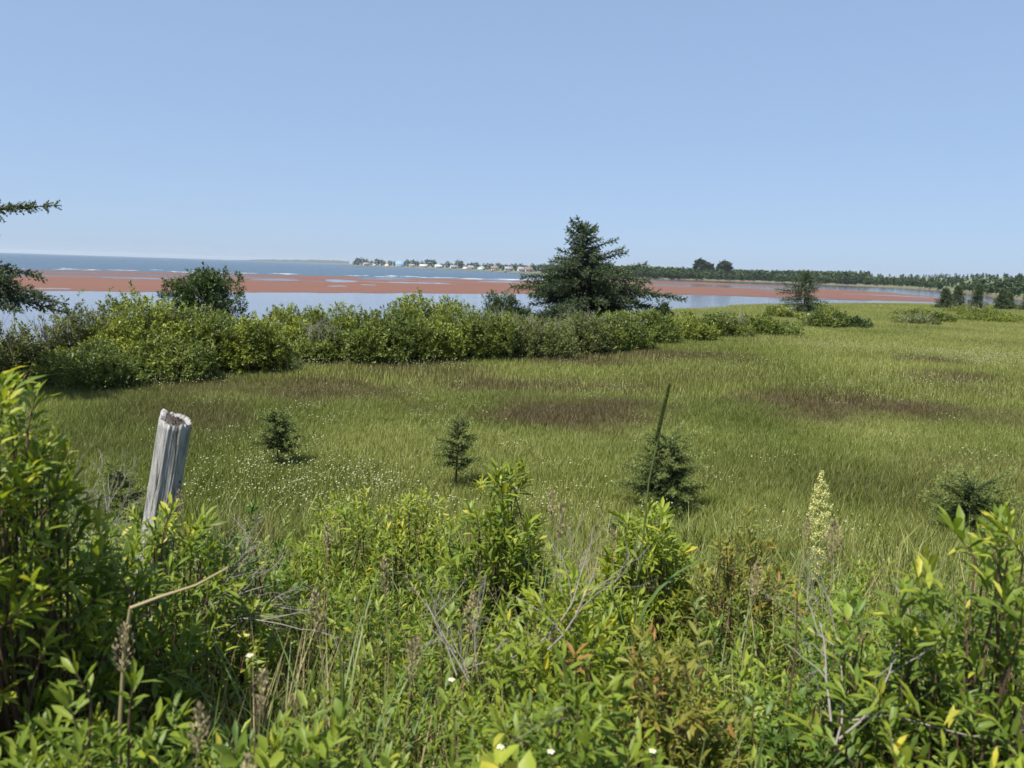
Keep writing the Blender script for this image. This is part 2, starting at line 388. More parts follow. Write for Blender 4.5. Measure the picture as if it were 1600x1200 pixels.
lowz = nt.nodes.new('ShaderNodeMapRange'); lowz.inputs[1].default_value = -1.15; lowz.inputs[2].default_value = -1.5; nt.links.new(sp.outputs[2], lowz.inputs[0])
c = mixc(nt, lowz.outputs[0], c, (0.12, 0.095, 0.055))
nt.links.new(c, bs.inputs['Base Color']); bs.inputs['Roughness'].default_value = 0.95
M['farland'] = m
tag(grid_mesh(fx, fy, fz).build('far_shore_land', M['farland'], smooth=True), 'low far shore with fields and a sandy edge', kind='structure')
# faint headland on the horizon
hb = np.linspace(-21, -12.4, 160); prof = 24 * sstep(-21, -18, hb) * (0.55 + 0.5 * fbm(hb * 5, hb * 0, 4)) * (0.55 + 0.45 * sstep(-20, -13, hb))
rows = []
for rad, k in ((5000, -0.3), (5040, 0.75), (5200, 1.0), (5600, -0.2)):
    rows.append(np.stack([rad * np.sin(np.radians(hb)), rad * np.cos(np.radians(hb)), SEA + prof * k - 0.2], -1))
rows = np.array(rows)
M['headland'] = plain('distant_woods', (0.045, 0.065, 0.045), 0.95, 0.3, 0.01)
tag(grid_mesh(rows[..., 0], rows[..., 1], rows[..., 2]).build('distant_headland', M['headland'], smooth=True), 'low dark wooded headland on the sea horizon', kind='structure')

# ------------------------------------------------------------------ leaf templates (length 1 along +Y)
def leaf_template(w, fold=0.10, curl=0.22, tip=1.0):
    ts = [0.0, 0.32, 0.68, 1.0]; ws = [0.0, w * 0.78, w, 0.0]
    V = [(0, 0, 0)]
    for t, ww in zip(ts[1:3], ws[1:3]):
        z = -curl * t * t
        V += [(-ww, t, z + fold * ww * 4), (0, t, z), (ww, t, z + fold * ww * 4)]
    V.append((0, tip, -curl))
    F = [(0, 2, 1), (0, 3, 2), (1, 2, 5), (1, 5, 4), (2, 3, 6), (2, 6, 5), (4, 5, 7), (5, 6, 7)]
    return np.array(V, float), np.array(F)
LANCE = leaf_template(0.118, 0.12, 0.20)
LANCE2 = leaf_template(0.132, 0.18, -0.10)
LANCE3 = leaf_template(0.105, 0.06, 0.42)
NARROW = leaf_template(0.080, 0.10, 0.30)
OVATE = leaf_template(0.25, 0.08, 0.25)
TINY = (np.array([(0, 0, 0), (-0.2, 0.52, 0.07), (0.2, 0.52, 0.07), (0, 1, -0.12)], float), np.array([(0, 2, 1), (1, 2, 3)]))

def dome_points(r, n, rx, ry, h, inner=0.45, zmin=0.0):
    """points through the outer part of a half ellipsoid, with outward normals"""
    d = nrm(r.normal(size=(n, 3))); d[:, 2] = np.abs(d[:, 2]) * (1 - zmin) + zmin
    d = nrm(d); k = inner + (1 - inner) * r.rand(n) ** 0.5
    p = d * k[:, None] * np.array([rx, ry, h])
    return p, nrm(d / np.array([rx, ry, h])), k

def sprigs(r, P, N, per, L, spread=(1.25, 0.35), stemlen=0.10, up=0.55):
    """whorled leaves round short shoots: returns origin, direction, tone-offset, leaf length, axis"""
    n = len(P)
    ax = nrm(N * (1 - up) + np.array([0, 0, up]) + r.normal(0, 0.22, (n, 3)))
    x, _, z = frames(ax)
    i = np.tile(np.arange(per), n); g = np.repeat(np.arange(n), per); t = (i + 0.5) / per
    th = i * 2.39996 + np.repeat(r.rand(n) * 6.28, per) + r.normal(0, 0.3, n * per)
    rad = x[g] * np.cos(th)[:, None] + z[g] * np.sin(th)[:, None]
    ang = spread[0] + (spread[1] - spread[0]) * t + r.normal(0, 0.18, n * per)
    d = ax[g] * np.cos(ang)[:, None] + rad * np.sin(ang)[:, None]
    sl = stemlen * (0.7 + 0.6 * r.rand(n))[g]
    O = P[g] + ax[g] * ((t - 1.0) * sl)[:, None]
    ln = L * np.repeat(r.uniform(0.72, 1.2, n), per) * (0.65 + 0.5 * np.sin(np.clip(t, 0.05, 0.95) * math.pi) ** 0.6) * (0.75 + 0.5 * r.rand(n * per))
    return O, d, t, ln, ax

# ------------------------------------------------------------------ hedge shrubs along the field edge
def hedge_shrub(name, label, x, y, top, rad, pal, seed, leaves=7000, leaf=0.085, group='shrubs of the hedge along the meadow', cat='shrub', flowers=0, lobes=8, spiky=0.0, ry=None, trunk=None, hmin=0.5):
    r = np.random.RandomState(seed); z0 = float(ground_z(x, y)); h = top - z0
    rad = rad * 1.06; ry = ry or rad * 0.95; spiky = max(spiky, 0.12)
    t = thing(name, label, cat, (x, y, z0), group)
    fol = MB(); per = 9; tot = max(60, leaves // per)
    # a few overlapping mounds of twigs
    C = []
    for k in range(lobes):
        a = k * 6.28 / max(1, lobes - 1) + r.uniform(-0.5, 0.5); q = r.uniform(0.3, 0.82)
        hh = h * r.uniform(hmin, 0.98) if k else h
        C.append((math.cos(a) * q * rad if k else 0.0, math.sin(a) * q * ry if k else 0.0, hh, r.uniform(0.38, 0.60)))
    base = h * (0.0 if trunk is None else trunk)
    for cx, cy, hh, sc in C:
        n = tot // lobes
        P, N, k = dome_points(r, n, rad * sc, ry * sc, (hh - base) * 0.5, 0.6, -0.7); P[:, :2] *= (1 + 0.35 * (np.abs(P[:, 2:3]) / ((hh - base) * 0.5)) ** 2)
        # lobes hang from their own top downward to the ground
        P[:, 2] = P[:, 2] + base + (hh - base) * 0.5
        P += np.array([cx, cy, 0]) + r.normal(0, 0.05, (n, 3)); P[:, 2] = np.maximum(P[:, 2], 0.02)
        bumpy = 1 + 0.18 * (fbm(P[:, 0] * 4 + seed, P[:, 2] * 4 + P[:, 1] * 3) - 0.5)
        P[:, :2] *= bumpy[:, None]
        if spiky: P[:, 2] += spiky * (r.rand(n) ** 5) * (N[:, 2] > 0.4)
        O, d, tt, ln, ax = sprigs(r, P, N, per, leaf, (1.3, 0.3), 0.13, 0.5)
        X, Y, Z = frames(d, r.normal(0, 0.5, len(d)))
        clump = np.repeat(fbm(P[:, 0] * 2.3 + seed * 3, P[:, 1] * 2.3 + P[:, 2] * 2.0), per)
        tone = np.clip(0.95 * (clump - 0.5) + 0.42 + 0.25 * tt + r.normal(0, 0.11, len(d)), 0, 1)
        fol.scatter(*TINY, O, X, Y, Z, ln, tone)
    fol.build('foliage', M['hedge_' + pal], t)
    st = MB()
    for k in range(16):
        a = r.rand() * 6.28; q = r.rand() ** 0.5; cx, cy, hh, sc = C[k % len(C)]
        tipp = np.array([cx + math.cos(a) * q * rad * 0.3, cy + math.sin(a) * q * ry * 0.3, hh * r.uniform(0.7, 0.95)])
        b0 = np.array([cx * 0.35, cy * 0.35, -0.05]) + r.normal(0, 0.06, 3) * (1, 1, 0)
        mid = (b0 + tipp) / 2 + r.normal(0, 0.08, 3)
        st.tube([b0, (b0 + mid) / 2 + r.normal(0, 0.03, 3), mid, tipp], [0.022, 0.017, 0.012, 0.004], 4)
    st.build('stems', M['twig'], t)
    if pal == 'o' or seed % 4 == 0:
        tw_ = MB()
        for k in range(22):
            a = r.rand() * 6.28; q = r.rand() ** 0.5 * 0.7; b0 = np.array([math.cos(a) * q * rad, math.sin(a) * q * ry, h * r.uniform(0.45, 0.75)]); e0 = b0 + np.array([r.normal(0, 0.12), r.normal(0, 0.12), r.uniform(0.25, 0.5)])
            tw_.tube([b0, (b0 + e0) / 2 + r.normal(0, 0.03, 3), e0], [0.008, 0.006, 0.003], 4)
            for j in range(3): tw_.tube([(b0 + e0) / 2, e0 + r.normal(0, 0.11, 3)], [0.005, 0.002], 4)
        tag(tw_.build('bare_twigs', M['deadwood'], t), kind='stuff')
    if flowers:
        fl = MB(); P, N, k = dome_points(r, flowers, rad * 0.9, ry * 0.9, h, 0.93, 0.35)
        for p in P:
            m_ = 26; a = r.rand(m_) * 6.28; q = 0.11 * r.rand(m_) ** 0.5
            O = p + np.stack([np.cos(a) * q, np.sin(a) * q, 0.03 - q * 0.2 + r.normal(0, 0.008, m_)], -1)
            X, Y, Z = frames(nrm(r.normal(0, 1, (m_, 3)))); fl.scatter(*TINY, O, X, Y, Z, 0.06, r.rand(m_))
        fl.build('blossoms', M['bloom'], t)
    return t
HS = [  # x, y, top, radius, palette, leaves, leaf size, label, extra
 (-9.5, 14.4, 1.12, 0.80, 'o', 5500, 0.075, 'dull olive shrub below the drooping spruce bough at the picture edge', dict(spiky=0.3)),
 (-9.0, 15.4, 1.40, 0.80, 'o', 6000, 0.075, 'ragged grey green shrub with thin upright shoots against the lagoon', dict(spiky=0.55)),
 (-7.75, 15.5, 1.80, 1.10, 'y', 11000, 0.080, 'broad bright yellow green shrub just before the round dark bush', {}),
 (-7.9, 14.05, 0.92, 0.90, 'g', 8000, 0.075, 'low spreading shrub in front, behind the old fence post', {}),
 (-6.95, 16.6, 1.45, 1.00, 'g', 10000, 0.080, 'leafy green shrub growing at the foot of the round dark bush', {}),
 (-5.85, 16.6, 1.34, 0.85, 'y', 9000, 0.080, 'rounded shrub where the hedge steps forward into the meadow', {}),
 (-6.1, 20.7, 1.26, 0.95, 'y', 8000, 0.085, 'set back pale shrub above the grassy notch in the hedge', {}),
 (-4.55, 19.8, 1.44, 0.90, 'y', 9000, 0.085, 'yellow green shrub past the grassy notch, with bare grey twigs', dict(spiky=0.25)),
 (-4.75, 18.6, 0.98, 0.62, 'g', 5500, 0.080, 'small low shrub at the front right of the grassy notch', {}),
 (-3.1, 18.8, 1.42, 0.92, 'g', 9500, 0.085, 'rounded front shrub with bright crown and dark shaded skirt', {}),
 (-2.95, 22.4, 1.72, 1.10, 'y', 9500, 0.090, 'tallest bright shrub in the middle of the hedge', dict(spiky=0.2)),
 (-1.95, 22.6, 1.60, 0.92, 'y', 8000, 0.090, 'bright shrub touching the tallest middle one, nearer the spruce', {}),
 (-0.95, 20.2, 1.36, 0.90, 'g', 9500, 0.085, 'darker front shrub midway between tallest shrub and big spruce', {}),
 (-0.3, 28.6, 1.66, 0.82, 'd', 7000, 0.090, 'dark dense round bush beside the big windswept spruce', {}),
 (0.55, 20.9, 1.12, 1.10, 'o', 9500, 0.080, 'dull grey green shrub in front of the dark round bush', dict(spiky=0.2)),
 (2.0, 22.4, 1.24, 1.00, 'o', 8500, 0.085, 'olive shrub directly in front of the big spruce trunk', dict(spiky=0.15)),
 (3.4, 24.0, 1.26, 0.98, 'g', 8000, 0.090, 'green shrub in front of the big spruce on its spreading side', {}),
 (4.7, 25.9, 1.22, 0.85, 'g', 7000, 0.090, 'green shrub just past the lowest sweeping spruce bough', {}),
 (6.7, 33.4, 1.22, 0.48, 'd', 3500, 0.095, 'tiny rounded bush standing alone against the lagoon water', {}),
 (6.45, 28.0, 1.10, 0.95, 'y', 6500, 0.095, 'yellow green shrub in front of the tiny lone bush', {}),
 (8.5, 30.3, 0.96, 1.15, 'g', 7000, 0.100, 'low wide shrub second from the far end of the hedge', {}),
 (-6.9, 15.0, 0.95, 0.7, 'g', 5000, 0.080, 'low shrub wedged between the low spreading shrub and the forward one', {}),
 (-3.9, 19.2, 1.2, 0.75, 'g', 6000, 0.085, 'shrub joining the notch side shrub to the bright crowned one', {}),
 (-2.0, 19.6, 1.25, 0.8, 'y', 6500, 0.085, 'front shrub right below the two tallest bright ones', {}),
 (-0.1, 21.6, 1.25, 0.8, 'g', 6000, 0.085, 'shrub linking the darker front shrub to the dull grey green one', {}),
 (2.75, 23.0, 1.2, 0.8, 'g', 5500, 0.09, 'shrub in the gap before the spruce, brighter than its neighbours', {}),
 (-8.6, 16.6, 1.55, 0.9, 'g', 6000, 0.085, 'shrub rising behind the ragged grey green one', dict(spiky=0.4)),
 (10.7, 32.2, 0.88, 1.22, 'g', 7000, 0.100, 'low shrub at the far end of the hedge', {}),
]
for i, (x, y, top, rad, pal, n, ls, lab, kw) in enumerate(HS):
    hedge_shrub('hedge_shrub', lab, x, y, top, rad, pal, 100 + i, int(n * 2.1), ls * 0.95, **kw)
hedge_shrub('round_bush', 'dark round bush with a domed crown rising above the hedge', -7.75, 18.8, 2.30, 1.0, 'd', 140, 17000, 0.08, None, 'bush', lobes=8, trunk=0.3, hmin=0.84)
FG = 'scattered shrubs in the open meadow'
hedge_shrub('meadow_shrub', 'rounded low shrub with cream blossoms beside the small lone spruce', 15.8, 38.0, 0.98, 1.2, 'g', 150, 6500, 0.11, FG, flowers=9)
hedge_shrub('meadow_shrub', 'smallest dark meadow shrub next to the cream blossoming one', 17.6, 38.7, 0.55, 0.85, 'd', 151, 4000, 0.11, FG)
hedge_shrub('meadow_shrub', 'pale flowering shrub behind the hedge end before the small spruce', 16.4, 46.5, 0.80, 1.15, 'y', 152, 5000, 0.12, FG, flowers=16)
hedge_shrub('meadow_shrub', 'low wide shrub in the grass before the group of dark spruces', 25.2, 45.8, 0.66, 1.75, 'g', 153, 6000, 0.12, FG, ry=1.2)
hedge_shrub('meadow_shrub', 'low wide shrub at the picture edge below the dark spruces', 30.3, 48.0, 0.66, 1.9, 'y', 154, 6000, 0.12, FG, ry=1.2)

for i, (x, y, top, rad, pal, lab) in enumerate([(22.5, 42.5, 0.42, 1.2, 'o', 'flat dull bushlet between the small lone spruce and wide low shrub'), (28.0, 52.0, 0.60, 1.5, 'y', 'low bright shrub behind the first wide meadow shrub'), (34.0, 54.5, 0.66, 1.6, 'g', 'low green shrub in the grass just before the bushy end spruce'), (21.5, 53.5, 0.62, 1.2, 'y', 'low bush tucked against the shore side of the small lone spruce'), (36.0, 60.0, 0.7, 1.8, 'y', 'wide bush at the feet of the dark shore spruces')]):
    hedge_shrub('meadow_shrub', lab, x, y, top, rad, pal, 160 + i, 4500, 0.12, FG, ry=rad * 0.7)
# ------------------------------------------------------------------ spruces
def needles(mb, r, A, B, per, ln, w, ang=0.85, tone=0.5, spread=0.25):
    n = len(A); ax = nrm(B - A); x, _, z = frames(ax); g = np.repeat(np.arange(n), per); N = n * per
    t = r.rand(N); th = r.rand(N) * 6.28; a = ang + r.normal(0, 0.15, N)
    rad = x[g] * np.cos(th)[:, None] + z[g] * np.sin(th)[:, None]
    d = ax[g] * np.cos(a)[:, None] + rad * np.sin(a)[:, None]
    O = A[g] + (B - A)[g] * t[:, None]; L = ln * (0.7 + 0.5 * r.rand(N)) * (1 - 0.35 * t)
    side = nrm(np.cross(d, r.normal(size=(N, 3)))) * (w / 2)
    V = np.stack([O - side, O + side, O + d * L[:, None]], 1).reshape(-1, 3)
    tn = np.clip(np.broadcast_to(np.asarray(tone, float), (n,))[g] + r.normal(0, 0.12, N), 0, 1)
    mb.add(V, np.arange(3 * N).reshape(-1, 3), np.repeat(tn, 3))

def limb(r, p0, yaw, rise, length, droop, tw, fan=0.75, step=0.12, tips=None):
    """one bough: returns its centre line; appends (start, end, tone) of its twigs to tw"""
    n = max(4, int(length / step)); d = np.array([math.sin(yaw), math.cos(yaw), 0.0]); s = np.array([d[1], -d[0], 0.0])
    t = np.linspace(0, 1, n + 1)
    P = p0 + d * (t * length)[:, None] + np.array([0, 0, 1.0]) * (length * (rise * t - droop * t * t + 0.9 * droop * np.clip(t - 0.6, 0, 1) ** 2))[:, None]
    P = P + s * (np.cumsum(r.normal(0, 0.02, n + 1)) * length)[:, None]
    for i in range(1, n + 1):
        f = t[i]; ax = nrm(P[i] - P[i - 1])
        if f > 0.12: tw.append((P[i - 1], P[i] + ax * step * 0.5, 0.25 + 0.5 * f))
        if f < 0.08: continue
        upv = np.array([0, 0, 1.0])
        for sg in range(4):
            ph = sg * 1.57 + r.uniform(-0.7, 0.7); L = length * fan * 0.36 * (1.10 - f) * r.uniform(0.55, 1.25) + step
            vert = abs(math.sin(ph)); L *= 1 - 0.35 * vert
            dd = nrm(ax * 0.8 + (s * math.cos(ph) + upv * math.sin(ph) * 0.9) * r.uniform(0.6, 1.0) - upv * 0.08)
            k = max(1, int(L / (step * 1.15))); q = P[i]
            for j in range(k):
                e = q + dd * step * 1.15 + np.array([0, 0, -0.010 * j])
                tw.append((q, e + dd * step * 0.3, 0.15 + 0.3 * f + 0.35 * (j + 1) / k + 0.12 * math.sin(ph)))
                if j and r.rand() < 0.8:
                    d2 = nrm(dd + r.choice([-1, 1]) * 0.8 * s * 0.9 + np.array([0, 0, r.normal(0.0, 0.6)]))
                    tw.append((q, q + d2 * step * 1.35, 0.25 + 0.5 * r.rand()))
                q = e
    return P

def spruce(name, label, x, y, height, prof, seed, limbs=70, nlen=0.045, nw=0.008, per=34, step=0.13, lean=(0, 0), extra=(), group=None, trunk_r=0.09, zlow=0.06, cat='spruce', z0=None):
    r = np.random.RandomState(seed); z0 = float(ground_z(x, y)) if z0 is None else z0
    T = thing(name, label, cat, (x, y, z0 - 0.03), group)
    tz = np.linspace(0, 1, 9); tp = np.stack([lean[0] * tz ** 1.5, lean[1] * tz ** 1.5, tz * height], -1)
    tr = MB().tube(tp, trunk_r * (1 - 0.93 * tz), 8, cap=True); tw = []
    for k in range(limbs):
        f = zlow + (0.97 - zlow) * ((k + r.rand()) / limbs) ** 1.15
        yaw = k * 2.39996 + r.normal(0, 0.35); L = prof(f, yaw) * r.uniform(0.5, 1.2) * (0.72 + 0.56 * float(vnoise(f * 9 + seed, yaw % 6.283 * 1.6)))
        p0 = np.array([np.interp(f, tz, tp[:, 0]), np.interp(f, tz, tp[:, 1]), f * height])
        rise = np.interp(f, [0, 0.4, 0.8, 1], [0.05, 0.16, 0.55, 1.6]); P = limb(r, p0, yaw, rise, L, 0.22, tw, step=step)
        tr.tube(P, np.linspace(trunk_r * 0.28 * (1 - 0.6 * f), 0.004, len(P)), 4)
    for (f, yaw, L, rise, droop, fan) in extra:
        p0 = np.array([np.interp(f, tz, tp[:, 0]), np.interp(f, tz, tp[:, 1]), f * height])
        P = limb(r, p0, yaw, rise, L, droop, tw, fan, step); tr.tube(P, np.linspace(trunk_r * 0.35, 0.006, len(P)), 4)
    # leader
    tw.append((tp[-2], tp[-1], 0.6)); tw.append((tp[-1] - (0, 0, 0.1), tp[-1] + (0, 0, step), 0.8))
    A = np.array([q[0] for q in tw]); B = np.array([q[1] for q in tw]); tone = np.array([q[2] for q in tw])
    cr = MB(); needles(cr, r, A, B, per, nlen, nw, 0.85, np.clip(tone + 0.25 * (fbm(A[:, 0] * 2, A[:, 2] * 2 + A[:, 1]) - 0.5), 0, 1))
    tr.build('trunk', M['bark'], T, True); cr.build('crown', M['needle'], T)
    return T, len(tw)

def big_prof(f, yaw):
    s = math.sin(yaw)            # +1 towards picture right
    Rr = np.interp(f, [0.0, 0.12, 0.27, 0.42, 0.52, 0.60, 0.72, 0.85, 0.95, 1], [1.9, 2.6, 2.95, 2.75, 2.2, 1.3, 0.78, 0.62, 0.42, 0.1])
    Ll = np.interp(f, [0.0, 0.12, 0.27, 0.42, 0.52, 0.60, 0.72, 0.85, 0.95, 1], [1.4, 1.9, 2.3, 2.55, 1.9, 1.2, 0.80, 0.58, 0.38, 0.1])
    return 1.1 * (Rr * (0.5 + 0.5 * s) + Ll * (0.5 - 0.5 * s)) * (1.0 if abs(s) > 0.4 else 0.9)
spruce('windswept_spruce', 'large dark windswept spruce towering over the hedge', 2.95, 32.5, 4.22, big_prof, 11, limbs=124, per=20, nlen=0.095, nw=0.031, step=0.15, lean=(-0.18, 0), trunk_r=0.13,
       extra=((0.62, 1.35, 1.9, 0.42, 0.10, 0.35), (0.50, 1.5, 2.7, 0.30, 0.06, 0.45), (0.75, 1.2, 1.45, 0.5, 0.1, 0.4), (0.66, 1.4, 1.7, 0.4, 0.05, 0.45), (0.2, 1.45, 2.7, 0.10, 0.08, 0.5), (0.36, 1.7, 2.5, 0.24, 0.08, 0.5), (0.30, 1.6, 2.7, 0.16, 0.10, 0.5), (0.42, -1.6, 3.0, 0.05, 0.10, 0.5)))
spruce('lone_spruce', 'small lone spruce standing in the meadow before the lagoon', 19.6, 51.0, 2.72, lambda f, a: np.interp(f, [0, .15, .35, .6, .8, 1], [1.0, 1.45, 1.4, 1.05, 0.6, 0.1]) * (1.15 if math.sin(a) < -0.5 else 0.95), 12, limbs=70, per=18, nlen=0.085, nw=0.024, step=0.18, trunk_r=0.07)
cone = lambda w: (lambda f, a: w * np.interp(f, [0, .1, .5, .85, 1], [0.9, 1.05, 0.58, 0.18, 0.04]))
for i, (x, y, top, w, lab) in enumerate([(37.6, 66.0, 1.75, 0.95, 'bushy dark spruce at the lagoon end of the spruce group'), (38.9, 66.4, 1.98, 0.95, 'taller spruce touching the bushy end spruce of the group'), (41.6, 67.9, 2.25, 0.82, 'slim pointed spruce, tallest of the group by the shore'), (43.6, 67.6, 1.78, 0.85, 'compact conical spruce just past the tallest of the group'), (45.2, 69.2, 1.45, 0.75, 'shortest spruce squeezed between two others by the shore'), (46.6, 68.4, 1.85, 1.05, 'broad spruce of the shore group cut by the picture edge')]):
    spruce('shore_spruce', lab, x, y, top + 0.1, cone(w), 20 + i, limbs=56, per=16, nlen=0.10, nw=0.034, step=0.19, trunk_r=0.06, group='small spruces by the shore')
# tree whose boughs reach into the picture from the left
def left_prof(f, yaw):
    return 0.95 * np.interp(f, [0, 0.5, 1], [1.3, 1.0, 0.15]) * (0.75 if math.sin(yaw) > 0.2 else 1.25)
spruce('edge_spruce', 'spruce beyond the picture edge, its dark boughs hanging into view', -9.75, 12.2, 5.6, left_prof, 31, limbs=46, per=24, nlen=0.050, nw=0.015, step=0.085, trunk_r=0.12, zlow=0.12,
       extra=((0.545, 1.57, 2.30, 0.14, 0.03, 0.42), (0.55, 1.50, 1.95, 0.13, 0.03, 0.40), (0.40, 1.62, 2.25, 0.10, 0.30, 0.85), (0.425, 1.45, 2.0, 0.12, 0.26, 0.8), (0.41, 1.75, 1.9, 0.14, 0.24, 0.8), (0.38, 1.55, 2.3, 0.06, 0.26, 0.8), (0.355, 1.5, 2.1, -0.02, 0.20, 0.8), (0.33, 1.75, 2.0, 0.04, 0.16, 0.7), (0.505, 1.7, 1.62, 0.06, 0.05, 0.16)))

# young spruces in the meadow: every bough a part of its own
def sapling(label, x, y, height, width, seed, bare=0.0, boughs=20, shoots=9, squat=False):
    boughs = int(boughs * 1.5)
    r = np.random.RandomState(seed); z0 = float(ground_z(x, y))
    T = thing('spruce_sapling', label, 'sapling', (x, y, z0), 'young spruces in the meadow grass')
    P = np.stack([0.02 * np.sin(np.linspace(0, 3, 7) + seed), 0.02 * np.cos(np.linspace(0, 2, 7)), np.linspace(-0.03, height, 7)], -1)
    tr = MB().tube(P, np.linspace(0.017, 0.003, 7), 6, cap=True); tr.build('trunk', M['bark'], T, True)
    ld = MB(); needles(ld, r, P[4:6], P[5:7], 60, 0.020, 0.0035, 0.8, 0.75); ld.build('leader', M['needle_young'], T)
    for k in range(boughs):
        f = bare + (0.93 - bare) * (k + r.rand() * 0.6) / boughs; u = (f - bare) / (1 - bare)
        yaw = k * 2.39996 + r.normal(0, 0.3)
        L = width * (np.interp(u, [0, 0.25, 0.6, 1], [0.8, 1.0, 0.85, 0.45]) if squat else np.interp(u, [0, 0.2, 0.55, 1], [0.9, 1.0, 0.72, 0.26])) * r.uniform(0.8, 1.15)
        p0 = np.array([np.interp(f * height, P[:, 2], P[:, 0]), np.interp(f * height, P[:, 2], P[:, 1]), f * height])
        tw = []; c = limb(r, p0, yaw, np.interp(u, [0, 0.5, 1], [0.15, 0.5, 1.1]), L, 0.18, tw, 0.9, 0.036)
        A = np.array([q[0] for q in tw]); B = np.array([q[1] for q in tw]); dist = np.linalg.norm(A[:, :2] - p0[:2], axis=1) / max(L, .01)
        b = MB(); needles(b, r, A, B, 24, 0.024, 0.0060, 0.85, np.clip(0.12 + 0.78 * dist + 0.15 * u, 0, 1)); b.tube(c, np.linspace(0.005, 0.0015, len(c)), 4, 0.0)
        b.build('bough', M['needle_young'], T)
    for k in range(shoots):
        a = k * 2.4 + seed; f = r.uniform(0.55, 0.92); q = width * (1.05 - f) * 0.8; p0 = np.array([math.cos(a) * q, math.sin(a) * q, f * height]); d = nrm(np.array([math.cos(a) * 0.75, math.sin(a) * 0.75, r.uniform(0.7, 1.2)])); L = r.uniform(0.10, 0.17)
        A = np.array([p0 + d * L * t for t in (0, 0.33, 0.66)]); b = MB(); needles(b, r, A, A + d * L * 0.34, 26, 0.016, 0.0045, 0.7, 0.95); b.tube([p0 - d * 0.08, p0 + d * L], [0.003, 0.0015], 4, 0.9); b.build('shoot', M['needle_young'], T)
    return T
sapling('lollipop shaped young spruce on a bare stem nearest the fence post', -2.76, 8.70, 0.74, 0.29, 41, 0.34, 26)
sapling('thin young spruce with a ragged crown in mid meadow', -0.57, 8.05, 0.86, 0.26, 42, 0.32, 20)
sapling('fullest young spruce with long pale shoots behind the tall grass spike', 1.60, 7.45, 0.88, 0.48, 43, 0.04, 34)
sapling('squat spreading young spruce at the far side above the big leafy shrub', 4.58, 7.15, 0.52, 0.46, 44, 0.10, 24, squat=True)
sapling('pale little spruce half hidden beside the fence post', -3.55, 6.6, 0.62, 0.22, 45, 0.1, 16)
sapling('tiniest spruce seedling at the foot of the fullest young spruce', 0.95, 6.2, 0.40, 0.15, 46, 0.1, 12)

# ------------------------------------------------------------------ far shore: wood, trees and village
M['farleaf'] = leaf_mat('far_tree_leaf', [(0, (0.022, 0.038, 0.018)), (0.5, (0.045, 0.075, 0.028)), (1, (0.085, 0.125, 0.045))], trans=0.15, rough=0.8, spec=0.1)
QUAD = (np.array([(-0.5, 0, 0), (0.5, 0, 0.1), (0.4, 1, 0), (-0.4, 0.8, 0.15)], float), np.array([(0, 1, 2), (0, 2, 3)]))
def crown_pts(r, n, w, h, conic):
    d = nrm(r.normal(size=(n, 3))); k = 0.35 + 0.65 * r.rand(n) ** 0.5
    z = d[:, 2] * k * 0.5 + 0.5
    wz = w * (np.clip(1.12 - z, 0.06, 1) if conic else 1.0)
    return np.stack([d[:, 0] * k * wz, d[:, 1] * k * wz, z * h], -1)
wood = MB(); r = np.random.RandomState(77); O = []; sz = []; tn = []
cnt = 0
while cnt < 3300:
    b = r.uniform(2, 36); v = r.rand() ** 1.8 * 520 + 3
    dens = np.interp(b, [2, 5, 20, 24, 28, 36], [0.8, 1.0, 1.0, 1.0, 0.7, 0.5]) * (1.0 if v < 60 or b < 24 else 0.65)
    patch = fbm(b * 1.1 + 3, v / 70 + 1)
    if b > 24 and patch < 0.42: continue
    if r.rand() > dens: continue
    x, y, z = far_pt(b, v); cnt += 1
    hgt = r.uniform(6.0, 9.5) * (0.55 if b > 25 else 0.9) * (0.6 + 0.4 * sstep(0, 40, v)); w = hgt * r.uniform(0.26, 0.42); con = r.rand() < 0.55
    n = 46; p = crown_pts(r, n, w, hgt, con); O.append(p + (x, y, z)); sz.append(np.full(n, hgt * 0.19)); tn.append(np.clip(r.uniform(0.1, 0.75) + r.normal(0, 0.12, n) + 0.2 * (p[:, 2] / hgt - 0.5), 0, 1))
O = np.concatenate(O); sz = np.concatenate(sz); tn = np.concatenate(tn)
X, Y, Z = frames(nrm(r.normal(size=(len(O), 3)))); wood.scatter(*QUAD, O, X, Y, Z, sz, tn)
tag(wood.build('far_woods', M['farleaf']), 'long dark wood covering the far shore of the lagoon', kind='stuff')
def far_tree_proto(name, seed, h, w, conic, n=140, tall=0.0):
    r = np.random.RandomState(seed); T = thing(name, 'x', 'tree')
    MB().tube([(0, 0, -0.3), (0, 0, h * 0.35), (0.1, 0, h * 0.7)], [0.22, 0.16, 0.06], 6).build('trunk', M['bark'], T)
    p = crown_pts(r, n, w, h * (1 - tall), conic) + (0, 0, h * tall + 0.3); mb = MB(); X, Y, Z = frames(nrm(r.normal(size=(n, 3))))
    mb.scatter(*QUAD, p, X, Y, Z, h * 0.15 * r.uniform(0.6, 1.3, n), np.clip(0.35 + r.normal(0, 0.2, n), 0, 1)); mb.build('crown', M['farleaf'], T); return T
def place_far(protos, used, i, b, v, s, label, group):
    x, y, z = [float(q) for q in far_pt(b, v)]; p = protos[i % len(protos)]
    sc = (s, s, s); rz = (i * 1.7) % 6.28
    if p.name not in used:
        used.add(p.name); p.location = (x, y, z); p.rotation_euler = (0, 0, rz); p.scale = sc; p['label'] = label; p['group'] = group; return p
    return copy_tree(p, (x, y, z), rz, sc, label, group)
used = set()
pb = lambda px: math.degrees(math.atan((px - 800) / 1170.0))
bushy = [far_tree_proto('broadleaf_tree', 201 + k, 8.0, 3.6, False, 160, 0.06) for k in range(3)]
